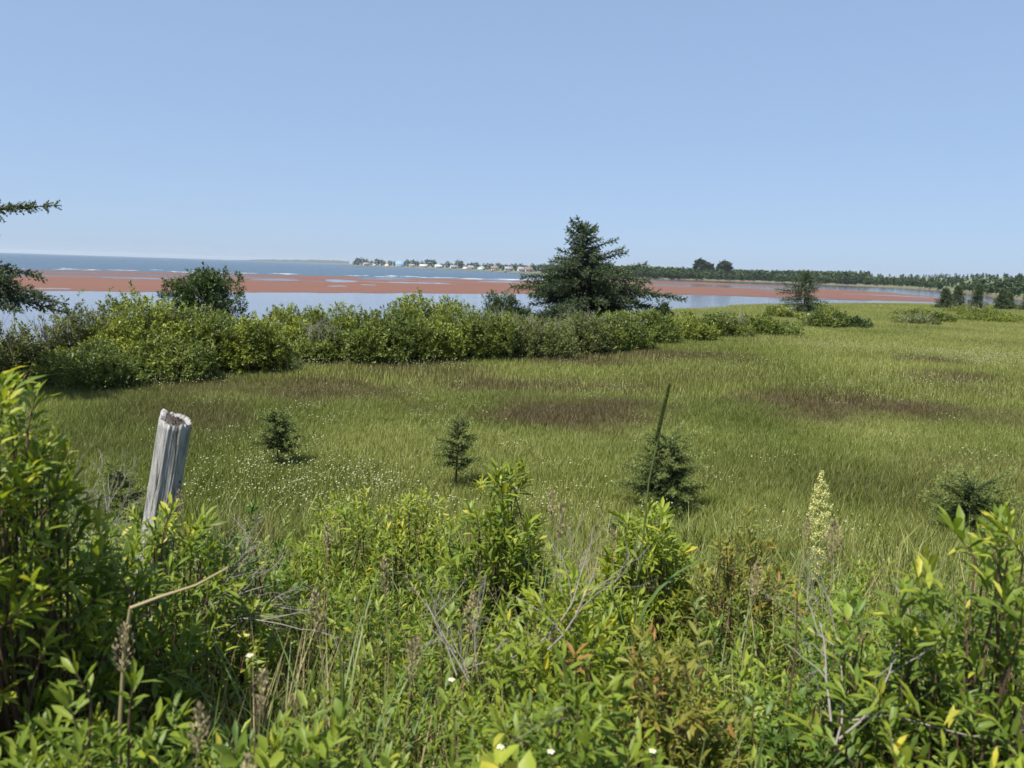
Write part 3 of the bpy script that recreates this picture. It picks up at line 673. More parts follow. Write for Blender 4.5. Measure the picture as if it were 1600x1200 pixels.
VT = [(556, 1.0), (562, 1.05), (570, .85), (586, 1.0), (593, 1.0), (598, .7), (606, .85), (614, .8), (633, .95), (641, 1.0), (648, .9), (655, .8), (664, 1.1), (672, 1.15), (694, 1.0), (700, .8), (712, 1.25), (716, 1.0), (733, .9), (739, 1.0), (757, .8), (773, .9), (780, .75), (800, .8), (808, .85), (816, .7), (826, .8), (838, .8), (551, .6), (577, .7), (627, .8), (686, .75), (706, .7), (727, .8), (744, .7), (751, .75), (763, .8), (786, .8), (794, .75), (812, .7), (832, .75), (845, .8), (852, .85)]
for i, (px, s) in enumerate(VT):
    place_far(bushy, used, i, pb(px), 42 + (i * 7) % 30, s * (1.45 if px < 680 else 1.25), next(l for q, l in ((575, 'dark round tree at the very tip of the far point'), (612, 'dark round tree between the tip cottages and the blue roofed building'), (660, 'dark round tree past the blue roofed building on the point'), (720, 'dark round tree in the middle of the far point'), (780, 'dark round tree on the landward half of the point'), (999, 'dark round tree at the end of the point nearest the spruce')) if px < q), 'trees among the cottages on the far point')
tallp = [far_tree_proto('tall_shore_tree', 211 + k, 11.5, 2.3, False, 150, 0.25) for k in range(2)]
for i, (px, s) in enumerate([(1079, 1.0), (1084, 1.12), (1089, 1.0), (1095, .95), (1101, .85), (1114, .9), (1119, 1.0), (1124, 1.05), (1129, .95)]):
    first = i < 5
    place_far(tallp, used, i, pb(px), 70 + 4 * (i % 3), s * 1.25, 'tall bare stemmed tree in the larger clump above the far wood' if first else 'tall tree in the smaller clump above the far wood', 'tall clump nearest the big spruce' if first else 'smaller tall clump along the far wood')
conif = [far_tree_proto('shore_conifer', 221 + k, 5.2, 1.9, True, 120) for k in range(2)]
rr_ = np.random.RandomState(5)
for i in range(26):
    px = 1330 + i * 8.2 + rr_.uniform(-4, 4); v = rr_.choice([8, 14, 22, 60, 110]) * rr_.uniform(0.7, 1.4)
    place_far(conif, used, i, pb(px), v, rr_.uniform(0.5, 0.95) * (0.75 if px > 1480 else 1), 'small dark conifer dotted over the open fields across the water', 'conifers over the far open fields')

def house(label, px, v, w, wallc, roofc, seed, gable=False, d=7.0, wall=2.9, ridge=2.2):
    x, y, z = [float(q) for q in far_pt(pb(px), v)]
    T = thing('cottage', label, 'house', (x, y, z), 'cottages on the far point', (1.45 if gable else 0.0) - math.radians(pb(px)) + 0.2 * math.sin(seed))
    wl = MB().box((-w / 2, -d / 2, -0.4), (w / 2, d / 2, wall)); 
    for s in (-1, 1):
        wl.add([(s * w / 2, -d / 2, wall), (s * w / 2, d / 2, wall), (s * w / 2, 0, wall + ridge - 0.15)], [(0, 1, 2)])
    wl.build('wall', wallc, T)
    o = 0.45; rf = MB()
    for s in (-1, 1):
        a = [(-w / 2 - o, s * (d / 2 + o), wall - 0.3), (w / 2 + o, s * (d / 2 + o), wall - 0.3), (w / 2 + o, 0, wall + ridge), (-w / 2 - o, 0, wall + ridge)]
        bq = [(p[0], p[1], p[2] + 0.22) for p in a]
        rf.add(a + bq, [(0, 1, 2, 3), (4, 5, 6, 7), (0, 1, 5, 4), (1, 2, 6, 5), (3, 0, 4, 7)])
    rf.build('roof', roofc, T)
    for k in (-0.28, 0.28):
        MB().box((k * w - 0.6, -d / 2 - 0.06, 0.9), (k * w + 0.6, -d / 2 + 0.02, 2.2)).build('window', M['pane'], T)
    MB().box((-0.5, -d / 2 - 0.06, -0.1), (0.5, -d / 2 + 0.02, 2.1)).build('door', M['housedoor'], T)
    return T
M['pane'] = plain('dark_window', (0.05, 0.06, 0.07), 0.2, 0.3); M['housedoor'] = plain('house_door', (0.25, 0.12, 0.08), 0.6)
wh = plain('white_siding', (0.60, 0.59, 0.55), 0.7, 0.06); cr_ = plain('cream_siding', (0.68, 0.64, 0.50), 0.7, 0.08); gw = plain('grey_siding', (0.50, 0.52, 0.52), 0.7, 0.1); aq = plain('pale_aqua_siding', (0.52, 0.66, 0.63), 0.7, 0.08)
rg_ = plain('grey_roof', (0.26, 0.26, 0.27), 0.8); rb = plain('brown_roof', (0.22, 0.15, 0.11), 0.8); rbl = plain('bright_blue_roof', (0.17, 0.33, 0.50), 0.7, 0.15); rw = plain('pale_roof', (0.55, 0.53, 0.50), 0.7)
W1 = 'small white cottage with grey roof among trees on the far point'; W2 = 'cottage with cream walls on the middle of the far point'; W3 = 'low grey cottage near the landward end of the far point'
house('white cottage nearest the tip of the far point', 569, 22, 9, wh, rg_, 1)
house('white gable fronted cottage second from the tip of the point', 581, 20, 8, wh, rw, 2, True)
house('cream steep gabled cottage beside the blue roofed building', 601, 18, 8.5, cr_, rw, 3, True, ridge=3.6)
house('long white building with a bright blue roof on the point', 621, 26, 13, wh, rbl, 4, d=9, wall=3.6, ridge=5.2)
house('small white cottage just past the blue roofed building', 640, 20, 8, wh, rg_, 5); house('long cream cottage with a pale roof in mid point', 658, 16, 11, cr_, rw, 6); house('pale aqua walled cottage between dark trees on the point', 681, 15, 10, aq, rw, 7)
house('white grey roofed cottage between two big dark trees', 704, 16, 9, wh, rg_, 8); house('cream gabled cottage with brown roof past the tallest tree', 722, 14, 8, cr_, rb, 9, True); house('grey cottage squeezed between cream and aqua gabled cottages', 731, 16, 8, gw, rg_, 10); house('pale aqua gabled cottage past the tallest dark tree', 747, 15, 9, aq, rw, 11, True)
house('white cottage with a brown roof on the landward half', 768, 14, 8, wh, rb, 12); house('grey cottage between the last white cottages of the point', 789, 14, 8, gw, rg_, 13); house('last white cottage of the point toward the big spruce', 809, 14, 7.5, wh, rg_, 14); house('grey brown roofed cottage nearest the big spruce', 820, 14, 7, gw, rb, 15)

# ------------------------------------------------------------------ meadow grass (tufts set out over the field)
def tuft_proto(name, seed, rad, n, hmin, hmax, w, seg, lean=0.35, mat='grass'):
    r = np.random.RandomState(seed); a = r.rand(n) * 6.28; q = rad * r.rand(n) ** 0.6
    b = np.stack([np.cos(a) * q, np.sin(a) * q, np.full(n, -0.02)], -1); h = r.uniform(hmin, hmax, n); az = r.rand(n) * 6.28
    ln = np.stack([np.cos(az), np.sin(az), np.zeros(n)], -1) * (lean * h * r.rand(n))[:, None]; sd = np.stack([-np.sin(az + r.normal(0, 1, n)), np.cos(az), np.zeros(n)], -1) * (w * r.uniform(0.6, 1.3, n))[:, None]
    up = np.array([0, 0, 1.0]); tone = r.rand(n)
    if seg == 2:
        V = np.stack([b - sd, b + sd, b + up * (h * 0.6)[:, None] + ln * 0.3 - sd * 0.8, b + up * (h * 0.6)[:, None] + ln * 0.3 + sd * 0.8, b + up * (h * 0.97)[:, None] + ln], 1)
        F = np.array([(0, 1, 3), (0, 3, 2), (2, 3, 4)]); k = 5
    else:
        V = np.stack([b - sd, b + sd, b + up * h[:, None] + ln], 1); F = np.array([(0, 1, 2)]); k = 3
    mb = MB().add(V.reshape(-1, 3), (F[None] + (np.arange(n) * k)[:, None, None]).reshape(-1, 3), np.repeat(tone, k))
    return bpy.data.objects.new(name, mb.mesh(name, M[mat]))
def scatter_object(name, label, protos, pts, rot, scl, tint, brown):
    me = bpy.data.meshes.new(name); me.vertices.add(len(pts)); me.vertices.foreach_set('co', pts.astype(np.float32).ravel())
    for nm, arr in (('rotz', rot), ('scl', scl), ('tint', tint), ('brown', brown)):
        at = me.attributes.new(nm, 'FLOAT', 'POINT'); at.data.foreach_set('value', np.asarray(arr, np.float32))
    o = obj(name, me); ng = bpy.data.node_groups.new(name, 'GeometryNodeTree')
    ng.interface.new_socket('Geometry', in_out='INPUT', socket_type='NodeSocketGeometry'); ng.interface.new_socket('Geometry', in_out='OUTPUT', socket_type='NodeSocketGeometry')
    gi = ng.nodes.new('NodeGroupInput'); go = ng.nodes.new('NodeGroupOutput'); ip = ng.nodes.new('GeometryNodeInstanceOnPoints'); jn = ng.nodes.new('GeometryNodeJoinGeometry')
    for p in protos:
        oi = ng.nodes.new('GeometryNodeObjectInfo'); oi.inputs[0].default_value = p; oi.inputs['As Instance'].default_value = True
        ng.links.new(oi.outputs['Geometry'], jn.inputs[0])
    ip.inputs['Pick Instance'].default_value = True
    def na(n_):
        a = ng.nodes.new('GeometryNodeInputNamedAttribute'); a.data_type = 'FLOAT'; a.inputs[0].default_value = n_; return a.outputs[0]
    cx = ng.nodes.new('ShaderNodeCombineXYZ'); ng.links.new(na('rotz'), cx.inputs[2]); er = ng.nodes.new('FunctionNodeEulerToRotation'); ng.links.new(cx.outputs[0], er.inputs[0])
    ng.links.new(gi.outputs[0], ip.inputs['Points']); ng.links.new(jn.outputs[0], ip.inputs['Instance']); ng.links.new(er.outputs[0], ip.inputs['Rotation']); ng.links.new(na('scl'), ip.inputs['Scale'])
    ng.links.new(ip.outputs[0], go.inputs[0])
    md = o.modifiers.new('tufts', 'NODES'); md.node_group = ng
    return tag(o, label, kind='stuff')
BROWN = [(1.01, 12.64, 1.3, 1.25, 1.0), (5.15, 17.55, 2.0, 0.75, .95), (2.0, 20.54, 1.2, 0.8, .9), (6.5, 14.16, 2.0, 1.3, 1.0), (11.2, 18.8, 1.05, 0.9, .95), (12.7, 23.1, 1.3, 0.7, .9), (-3.75, 14.43, 1.4, 1.4, .75), (0, 15.65, 1.7, 1.0, .8), (4.4, 22.4, 2.6, 0.8, .85), (-2.8, 17.8, 1.8, 0.8, .7), (-6.1, 14.1, 1.0, .9, .65), (-5.2, 11.6, 1.2, 1.0, .45), (10.9, 16.6, .9, .6, .5), (2.9, 15.7, 1.1, .6, .7), (8.5, 13.6, 1.2, .7, .6), (-1.6, 12.9, .5, .5, .4)]
def brown_at(x, y):
    jx = 2.6 * (fbm(x / 1.1 + 4, y / 0.8, 3) - 0.5); jy = 2.4 * (fbm(x / 1.3, y / 1.3 + 11, 3) - 0.5); out = np.zeros_like(x)
    for cx, cy, ax_, ay, k in BROWN:
        e = ((x + jx - cx) / ax_) ** 2 + ((y + jy - cy) / ay) ** 2; out = np.maximum(out, k * (1 - sstep(0.15, 1.9, e)))
    return np.clip(out * 1.1 + 0.25 * sstep(0.58, 0.75, fbm(x / 2.2 + 30, y / 2.2)), 0, 1)
def field_points(r, n, y0, y1, spread, power=1.0):
    y = y0 + (y1 - y0) * r.rand(n) ** power; x = (r.rand(n) * 2 - 1) * (spread * y + 1.5)
    return x, y
r = np.random.RandomState(91)
near_protos = [tuft_proto('near_tuft', 300 + k, 0.42, 520, 0.06, 0.19, 0.0030, 2, 0.6) for k in range(5)]
far_protos = [tuft_proto('far_tuft', 310 + k, 1.0, 620, 0.06, 0.20, 0.0085, 1, 0.6) for k in range(5)]
y = np.sqrt(r.uniform(4.6 ** 2, 14.5 ** 2, 3900)); x = (r.rand(3900) * 2 - 1) * (0.74 * y + 0.6)
tint = np.clip(fbm(x / 2.0, y / 2.0) * 1.4 - 0.2 + r.normal(0, 0.08, len(x)), 0, 1)
scatter_object('meadow_grass', 'short green meadow grass with brown rushy patches', near_protos, np.stack([x, y, ground_z(x, y)], -1), r.rand(len(x)) * 6.28, r.uniform(0.8, 1.15, len(x)) * (0.85 + 0.4 * fbm(x / 1.5, y / 1.5 + 5)), tint, brown_at(x, y) * 0.9)
y = np.sqrt(r.uniform(13.2 ** 2, 92 ** 2, 21000)); x = (r.rand(len(y)) * 2 - 1) * (0.78 * y + 1)
k = (y < edge_y(x) + 3.0); x, y = x[k], y[k]
tint = np.clip(0.22 + fbm(x / 3.5, y / 3.5) * 1.1 - 0.1 + r.normal(0, 0.06, len(x)) + 0.25 * sstep(16, 40, y) * sstep(-2, 10, x), 0, 1)
scatter_object('far_meadow_grass', 'green grass of the far side of the meadow up to the shore', far_protos, np.stack([x, y, ground_z(x, y)], -1), r.rand(len(x)) * 6.28, r.uniform(0.8, 1.2, len(x)) * (0.8 + 0.5 * fbm(x / 3, y / 3 + 5)) * (1 + 0.5 * sstep(38, 60, y)), tint, brown_at(x, y))
# meadow grass behind the camera and to its sides stays ground; the bank under the shrubs gets taller tufts
bank_protos = [tuft_proto('bank_tuft', 320 + k, 0.30, 170, 0.15, 0.50, 0.0035, 2, 0.8) for k in range(4)]
y = r.uniform(0.35, 6.2, 900); x = (r.rand(900) * 2 - 1) * (0.85 * y + 1.0)
k = (y > 0.9); x, y = x[k], y[k]
scatter_object('bank_grass', 'rough grass growing through the shrubs on the bank', bank_protos, np.stack([x, y, ground_z(x, y)], -1), r.rand(len(x)) * 6.28, r.uniform(0.75, 1.25, len(x)), np.clip(r.normal(0.45, 0.2, len(x)), 0, 1), 0.55 * sstep(0.5, 0.75, fbm(x * 1.2, y * 1.2)))
M['drygrass'] = leaf_mat('dry_grass', [(0, (0.12, 0.12, 0.04)), (0.45, (0.26, 0.23, 0.10)), (1, (0.44, 0.36, 0.20))], trans=0.25, rough=0.6)
dry_protos = [tuft_proto('dry_tuft', 350 + k, 0.16, 60, 0.25, 0.62, 0.0022, 2, 0.55, 'drygrass') for k in range(4)]
y = np.concatenate([r.uniform(1.2, 4.6, 230), r.uniform(2.0, 3.4, 60)]); x = np.concatenate([(r.rand(230) * 2 - 1) * (0.75 * y[:230] + 0.1), r.uniform(-1.7, -1.2, 60)])
scatter_object('dry_grass', 'straw coloured dry grass standing among the shrubs of the bank', dry_protos, np.stack([x, y, ground_z(x, y)], -1), r.rand(len(x)) * 6.28, r.uniform(0.8, 1.35, len(x)), np.zeros(len(x)), np.zeros(len(x)))
# white clover heads
def flower_proto(name, seed, n, rad, s):
    r = np.random.RandomState(seed); mb = MB(); OCT = (np.array([(1, 0, 0), (0, 1, 0), (-1, 0, 0), (0, -1, 0), (0, 0, .9), (0, 0, -.7)], float), np.array([(0, 1, 4), (1, 2, 4), (2, 3, 4), (3, 0, 4), (1, 0, 5), (2, 1, 5), (3, 2, 5), (0, 3, 5)]))
    a = r.rand(n) * 6.28; q = rad * r.rand(n) ** 0.5; h = r.uniform(0.17, 0.30, n)
    O = np.stack([np.cos(a) * q, np.sin(a) * q, h], -1); X, Y, Z = frames(nrm(r.normal(size=(n, 3)))); mb.scatter(*OCT, O, X, Y, Z, s * r.uniform(0.6, 1.2, n), r.rand(n))
    return bpy.data.objects.new(name, mb.mesh(name, M['clover']))
M['clover'] = leaf_mat('clover_head', [(0, (0.24, 0.25, 0.10)), (1, (0.48, 0.46, 0.29))], trans=0.15, rough=0.8)
WHITE = [(-1.9, 7.7, 1.1, 1.2, 70), (-3.0, 8.2, 0.9, 1.5, 34), (-0.9, 7.0, 1.2, .7, 25), (0.8, 7.3, 1.0, .7, 14), (2.7, 6.4, .8, .6, 14), (-3.4, 11, 2, 2, 16), (-1.5, 14.2, 1.3, 1.5, 16), (1.5, 15.2, 1.3, 1.2, 16), (0, 10, 3.5, 2.5, 26), (5, 10, 4, 3, 22), (8.5, 16, 2.5, 2.5, 34)]
WFAR = [(14.8, 23.9, 2.8, 2.6, 150), (11.2, 26.0, 2.0, 1.2, 40), (-5.3, 17.2, 1.5, 1.2, 26), (-7.0, 14.7, 1.4, .9, 22), (10.2, 17.5, 1.3, 1.2, 22), (18, 30, 4, 4, 40), (9, 27, 6, 6, 40), (2, 19, 4, 2, 16), (6, 20, 4, 3, 22), (-2.5, 17.6, 1.2, .5, 10), (15, 20, 3, 3, 26)]
for nm, spots, pr in (('clover_heads', WHITE, [flower_proto('clover_patch', 330 + k, 10, 0.22, 0.012) for k in range(3)]), ('far_clover_heads', WFAR, [flower_proto('far_clover_patch', 340 + k, 14, 0.7, 0.012) for k in range(3)])):
    pts = np.concatenate([np.stack([r.normal(cx, ax_ * 0.55, n), r.normal(cy, ay * 0.55, n)], -1) for cx, cy, ax_, ay, n in spots])
    P3 = np.stack([pts[:, 0], pts[:, 1], ground_z(pts[:, 0], pts[:, 1])], -1); n = len(P3)
    scatter_object(nm, 'white clover heads dotted over the ' + ('near' if nm[0] == 'c' else 'far') + ' meadow', pr, P3, r.rand(n) * 6.28, r.uniform(0.8, 1.15, n), r.rand(n), np.zeros(n))

# ------------------------------------------------------------------ weathered fence post
CRACKS = [(-1.75, 0.028, 0.100, 0.3, 1.2), (-1.25, 0.024, 0.075, 0.1, 0.9), (-2.15, 0.024, 0.080, 0.45, 1.2), (-0.85, 0.032, 0.110, 0.55, 1.2), (-2.6, 0.024, 0.070, 0.2, 0.85), (-0.45, 0.024, 0.070, 0.2, 1.0), (-1.5, 0.018, 0.060, 0.6, 1.2), (-1.95, 0.016, 0.050, 0.2, 0.75), (0.6, 0.032, 0.100, 0, 1.2), (2.0, 0.032, 0.100, 0, 1.2)]
def fence_post():
    r = np.random.RandomState(55); top = np.array([-1.335, 2.92, 1.865]); zb = float(ground_z(-1.55, 2.9)) - 0.25
    low = np.array([-1.335 - 0.185 * (1.865 - zb), 2.90, zb]); n, mz = 132, 60
    T = thing('fence_post', 'weathered grey wooden fence post with a rotted hollow top', 'fence post', tuple(np.array([low[0] + 0.03, low[1], zb + 0.25])))
    off = np.array(T.location)
    th = np.arange(n) * 2 * math.pi / n; groove = fbm(th * 3.2 + 5, th * 0 + 2, 3) - 0.5 + 0.5 * (np.sin(th * 13 + np.sin(th * 3) * 2) * 0.16); groove[-4:] = groove[-4:] * 0.5 + groove[0] * 0.5
    V = []
    for i in range(mz + 1):
        f = i / mz; c = low + (top - low) * f; rad = 0.066 - 0.012 * f
        rim = 0.018 * np.cos(th - 2.5) + 0.020 * (fbm(th * 5, th * 0 + 9, 4) - 0.5) + 0.02 * np.exp(-((th - 3.0) / 0.35) ** 2)
        rr = rad * (1 + 0.26 * groove + 0.05 * (fbm(th * 2 + 3, f * 5 + th * 0) - 0.5) + 0.06 * np.sin(th * 2 + 1))
        for q_, (t0, wd, dp, f0, f1) in enumerate(CRACKS):
            tt_ = t0 + 0.10 * math.sin(f * 7 + q_) + 0.05 * math.sin(f * 23 + q_ * 2); dth = (th - tt_ + math.pi) % (2 * math.pi) - math.pi
            rr = rr * (1 - dp * float(sstep(f0, f0 + 0.12, f) * (1 - sstep(f1 - 0.1, f1, f))) * np.exp(-(dth / wd) ** 2))
        rr = rr * (1 + 0.25 * math.exp(-((f - 0.93) / 0.02) ** 2) * 0.1)
        z = c[2] + (rim if i == mz else rim * f ** 6)
        V.append(np.stack([c[0] + rr * np.cos(th), c[1] + rr * np.sin(th), np.broadcast_to(z, th.shape)], -1))
    c = top; last = V[-1]
    inner1 = c + (last - c) * np.stack([0.72 + 0.25 * fbm(th * 3, th * 0 + 5), 0.72 + 0.25 * fbm(th * 3, th * 0 + 5), 1 + 0 * th], -1) + np.stack([0 * th, 0 * th, 0.012 * fbm(th * 9, th * 0 + 4) - 0.012], -1); inner2 = c + (last - c) * np.array([0.66, 0.66, 0.95]) - (0, 0, 0.012)
    V += [inner1, inner2]; A = np.array(V); h = A.shape[0]; i = np.arange(h * n).reshape(h, n); j = np.roll(i, -1, axis=1)
    F = np.stack([i[:-1], j[:-1], j[1:], i[1:]], -1).reshape(-1, 4)
    MB().add(A.reshape(-1, 3) - off, F).build('post_body', M['postwood'], T, True)
    k = 14; q = np.linspace(0, 1, 7)[:, None]; core = []
    for s in np.linspace(0.0, 1.0, 6):
        core.append(c + (inner2 - c) * np.array([s, s, s]) + np.stack([0.004 * r.rand(n), np.zeros(n), 0.012 * r.rand(n) - 0.010 + 0 * s], -1))
    A = np.array(core); h = len(A); i = np.arange(h * n).reshape(h, n); j = np.roll(i, -1, axis=1)
    MB().add(A.reshape(-1, 3) - off, np.stack([i[:-1], j[:-1], j[1:], i[1:]], -1).reshape(-1, 4)).build('rotten_core', M['rot'], T)
    f = 0.56; cc = low + (top - low) * f
    for (ang, fz, s) in ((-0.75, 0.60, 0.010), (-0.05, 0.84, 0.012)):
        cc = low + (top - low) * fz; rad = 0.066 - 0.012 * fz; p = cc + np.array([math.cos(ang), math.sin(ang), 0]) * rad * 0.98; nn = np.array([math.cos(ang), math.sin(ang), 0])
        MB().tube([p - nn * 0.02 - off, p + nn * 0.004 - off, p + nn * 0.006 - off], [s, s, s * 0.6], 9, cap=True).build('knot', M['knot'], T, True)
m, nt, bs = new_mat('weathered_wood')
tc = nt.nodes.new('ShaderNodeTexCoord').outputs['Object']
n1 = noise(nt, 1.0, 6, 0.65, tc, (70, 70, 3.2)); n2 = noise(nt, 1.0, 3, 0.5, tc, (22, 22, 3)); n3 = noise(nt, 1.0, 5, 0.7, tc, (260, 260, 9))
c = ramp(nt, [(0.33, (0.08, 0.075, 0.07)), (0.42, (0.27, 0.26, 0.245)), (0.52, (0.45, 0.44, 0.42)), (0.72, (0.58, 0.57, 0.545))], n1)
c = mixc(nt, math_n(nt, 'MULTIPLY', n3, 0.55), c, (0.17, 0.16, 0.15)); c = mixc(nt, ramp(nt, [(0.52, (0, 0, 0)), (0.72, (0.6, 0.6, 0.6))], n2), c, (0.22, 0.225, 0.19))
nt.links.new(c, bs.inputs['Base Color']); bs.inputs['Roughness'].default_value = 0.9; bs.inputs['Specular IOR Level'].default_value = 0.15
bump(nt, bs, math_n(nt, 'ADD', n1, math_n(nt, 'MULTIPLY', n3, 0.5)), 0.9, 0.012); M['postwood'] = m
M['rot'] = plain('rotten_wood', (0.15, 0.125, 0.105), 0.95, 0.6, 120, bstr=0.8); M['knot'] = plain('dark_knot', (0.035, 0.028, 0.022), 0.9)
fence_post()

# ------------------------------------------------------------------ leafy shrubs on the bank in front of the camera
LEAVES = []   # (thing, palette, templates, origins, X, Y, Z, lengths, tones)
def leafy_shrub(label, x, y, top, rx, ry, n, pal, seed, L=0.055, per=11, templ=(LANCE, LANCE2, LANCE3), low=None, up=0.55, inner=0.5, name='leafy_shrub', spread=(1.25, 0.35), stemlen=0.09, ragged=0.12, toneb=0.0, dens=3.9):
    n = int(n * dens); L *= 0.90; rx *= 1.28; ry *= 1.28; r = np.random.RandomState(seed); z0 = float(ground_z(x, y)); h = top - z0
    T = thing(name, label, 'shrub', (x, y, z0), 'leafy shrubs on the bank'); off = np.array([x, y, z0])
    P, N, k = dome_points(r, n, rx, ry, h, inner, 0.0); P[:, 2] = np.maximum(P[:, 2], h * 0.18 * r.rand(n))
    lump = fbm(P[:, 0] * 5 + seed, P[:, 1] * 5 + seed * 2); P[:, 2] *= 0.80 + 0.36 * lump; P[:, 2] += ragged * (r.rand(n) ** 3) * (P[:, 2] > h * 0.5)
    O, d, t, ln, ax = sprigs(r, P, N, per, L, spread, stemlen, up)
    X, Y, Z = frames(d, r.normal(0, 0.35, len(d)))
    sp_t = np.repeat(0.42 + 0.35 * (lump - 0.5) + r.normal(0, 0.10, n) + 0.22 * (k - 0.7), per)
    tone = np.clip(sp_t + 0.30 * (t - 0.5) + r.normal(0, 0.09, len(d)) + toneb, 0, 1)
    odd = r.rand(len(d)) < 0.03; tone[odd] = 1.0
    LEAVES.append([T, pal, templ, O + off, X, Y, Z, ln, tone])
    st = MB()
    for i in range(n):
        if r.rand() < 0.6: continue
        b = np.array([P[i, 0] * 0.35, P[i, 1] * 0.35, 0.0]) + r.normal(0, 0.03, 3) * (1, 1, 0); m1 = b * 0.55 + P[i] * 0.45 + r.normal(0, 0.035, 3)
        st.tube([b, m1, P[i] - ax[i] * stemlen, P[i]], [0.0055, 0.0042, 0.0026, 0.0012], 4)
    st.build('branches', M['twig'], T)
    return T
B2T = (LANCE, LANCE2, OVATE)
SH = [  # label, x, y, top, rx, ry, sprigs, palette, kwargs
 ('tall blurred shrub rising along the picture edge beside the fence post', -1.20, 1.62, 2.28, 0.235, 0.36, 270, 'green', dict(L=0.056, ragged=0.08, inner=0.55, toneb=0.06)),
 ('dark leafy shrub under the tall edge shrub, reaching to the post foot', -1.22, 2.0, 1.80, 0.34, 0.30, 150, 'green', dict(L=0.056)),
 ('bright shrub covering the foot of the fence post', -1.18, 2.42, 1.68, 0.36, 0.30, 120, 'green', dict(L=0.060, toneb=0.08)),
 ('dark green shrub one step past the post, toward the saplings', -1.12, 2.95, 1.53, 0.26, 0.30, 90, 'deep', dict(L=0.046, templ=(OVATE, LANCE2), per=10)),
 ('lemon green shrub behind the grey dead branches', -0.80, 3.55, 1.40, 0.36, 0.35, 130, 'lemon', dict(L=0.056, templ=(LANCE, LANCE3, NARROW))),
 ('shrub with yellowing and reddish leaves below the thin sapling', -0.50, 3.75, 1.38, 0.30, 0.32, 120, 'lemon', dict(L=0.052, toneb=0.12, templ=(NARROW, LANCE3))),
 ('upright fresh green shrub, highest in the middle of the bank', -0.04, 3.15, 1.62, 0.23, 0.25, 120, 'green', dict(L=0.064, toneb=0.06)),
 ('blurred bright shrub in the middle close to the viewer', 0.16, 1.95, 1.66, 0.24, 0.26, 120, 'lemon', dict(L=0.052)),
 ('leafy shrub right below the fullest young spruce', 0.60, 3.05, 1.58, 0.24, 0.26, 110, 'lemon', dict(L=0.060)),
 ('reddish tinged shrub between the young spruce and the dock stalk', 0.90, 2.85, 1.50, 0.27, 0.26, 110, 'russet', dict(L=0.050, toneb=-0.05, templ=(NARROW, LANCE))),
 ('wide glossy shrub filling the far corner below the squat spruce', 1.22, 1.62, 2.00, 0.44, 0.36, 190, 'green', dict(L=0.060, ragged=0.08)),
 ('shaded lower shrub beneath the wide glossy corner shrub', 0.93, 1.75, 1.70, 0.34, 0.30, 110, 'deep', dict(L=0.042, templ=(OVATE, LANCE))),
 ('fresh shrub in the bottom corner under the tall edge shrub', -0.80, 1.30, 1.64, 0.36, 0.26, 130, 'green', dict(L=0.050)),
 ('low broad leaved shrub along the bottom, beside the bent straw', -0.42, 1.32, 1.60, 0.26, 0.24, 110, 'green', dict(L=0.050, templ=B2T)),
 ('deep green shrub at the bottom middle with one orange shoot', 0.13, 1.42, 1.66, 0.26, 0.24, 120, 'green', dict(L=0.050)),
 ('bronzed shrub with red and ochre leaves low in the middle', 0.43, 1.78, 1.60, 0.22, 0.22, 100, 'russet', dict(L=0.046, toneb=0.05)),
 ('bright shrub in the bottom corner below the wide glossy shrub', 0.82, 1.22, 1.66, 0.30, 0.22, 110, 'lemon', dict(L=0.048)),
 ('mixed green undershrub behind the dry seed heads in the middle', -0.28, 2.35, 1.36, 0.40, 0.36, 110, 'green', dict(L=0.046, templ=B2T, dens=1.4)),
 ('fine leaved low shrub between the lemon shrub and the grass blades', -0.62, 2.75, 1.28, 0.36, 0.34, 110, 'green', dict(L=0.038, per=14, dens=1.8)),
 ('low shrub at the bottom between tall grass and orange shoot', -0.10, 1.30, 1.52, 0.22, 0.20, 90, 'green', dict(L=0.046, templ=B2T)),
 ('low leafy filler shrub under the dock stalk and reddish shrub', 1.15, 2.45, 1.38, 0.40, 0.32, 80, 'green', dict(L=0.044, dens=1.6)),
 ('low green shrub carpeting the gap between lemon shrub and fresh shrub', -0.30, 3.0, 1.22, 0.40, 0.30, 80, 'green', dict(L=0.046, dens=1.6)),
 ('low bright shrub between the fresh middle shrub and young spruce', 0.30, 2.65, 1.36, 0.28, 0.26, 80, 'lemon', dict(L=0.052)),
 ('short dark shrub left of the grass clumps near the bottom', -0.62, 1.55, 1.50, 0.16, 0.15, 40, 'deep', dict(L=0.046, dens=1.6)),
 ('shrub among broad grass blades before the corner shrub', 0.62, 2.2, 1.40, 0.30, 0.28, 100, 'olive', dict(L=0.040, dens=1.6)),
]
for i, (lab, x, y, top, rx, ry, n, pal, kw) in enumerate(SH): leafy_shrub(lab, x, y, top, rx, ry, n, pal, 400 + i, **kw)
# leaves that show are separate parts, the rest of each shrub is one mass
Minv = np.array(CAM_M.inverted()); W_, H_ = 1024, 768; fpx = 1170 * 1024 / 1600
def project(P):
    q = P @ Minv[:3, :3].T + Minv[:3, 3]; d = np.maximum(-q[:, 2], 1e-3); return 512 + fpx * q[:, 0] / d, 384 - fpx * q[:, 1] / d, d
allP = []; ids = []; base = 0
for T, pal, tm, O, X, Y, Z, ln, tone in LEAVES:
    for f in (0.3, 0.6, 0.9): allP.append(O + Y * (ln * f)[:, None]); ids.append(np.arange(base, base + len(O)))
    base += len(O)
allP = np.concatenate(allP); ids = np.concatenate(ids); px, py, dd = project(allP); cell = 6
ok = (px > 0) & (px < W_) & (py > 0) & (py < H_); key = (py // cell).astype(int) * 1000 + (px // cell).astype(int)
order = np.argsort(dd[ok], kind='stable'); kk = key[ok][order]; _, first = np.unique(kk, return_index=True)
wins = np.bincount(ids[ok][order][first], minlength=base)
start = 0; nleaf = 0
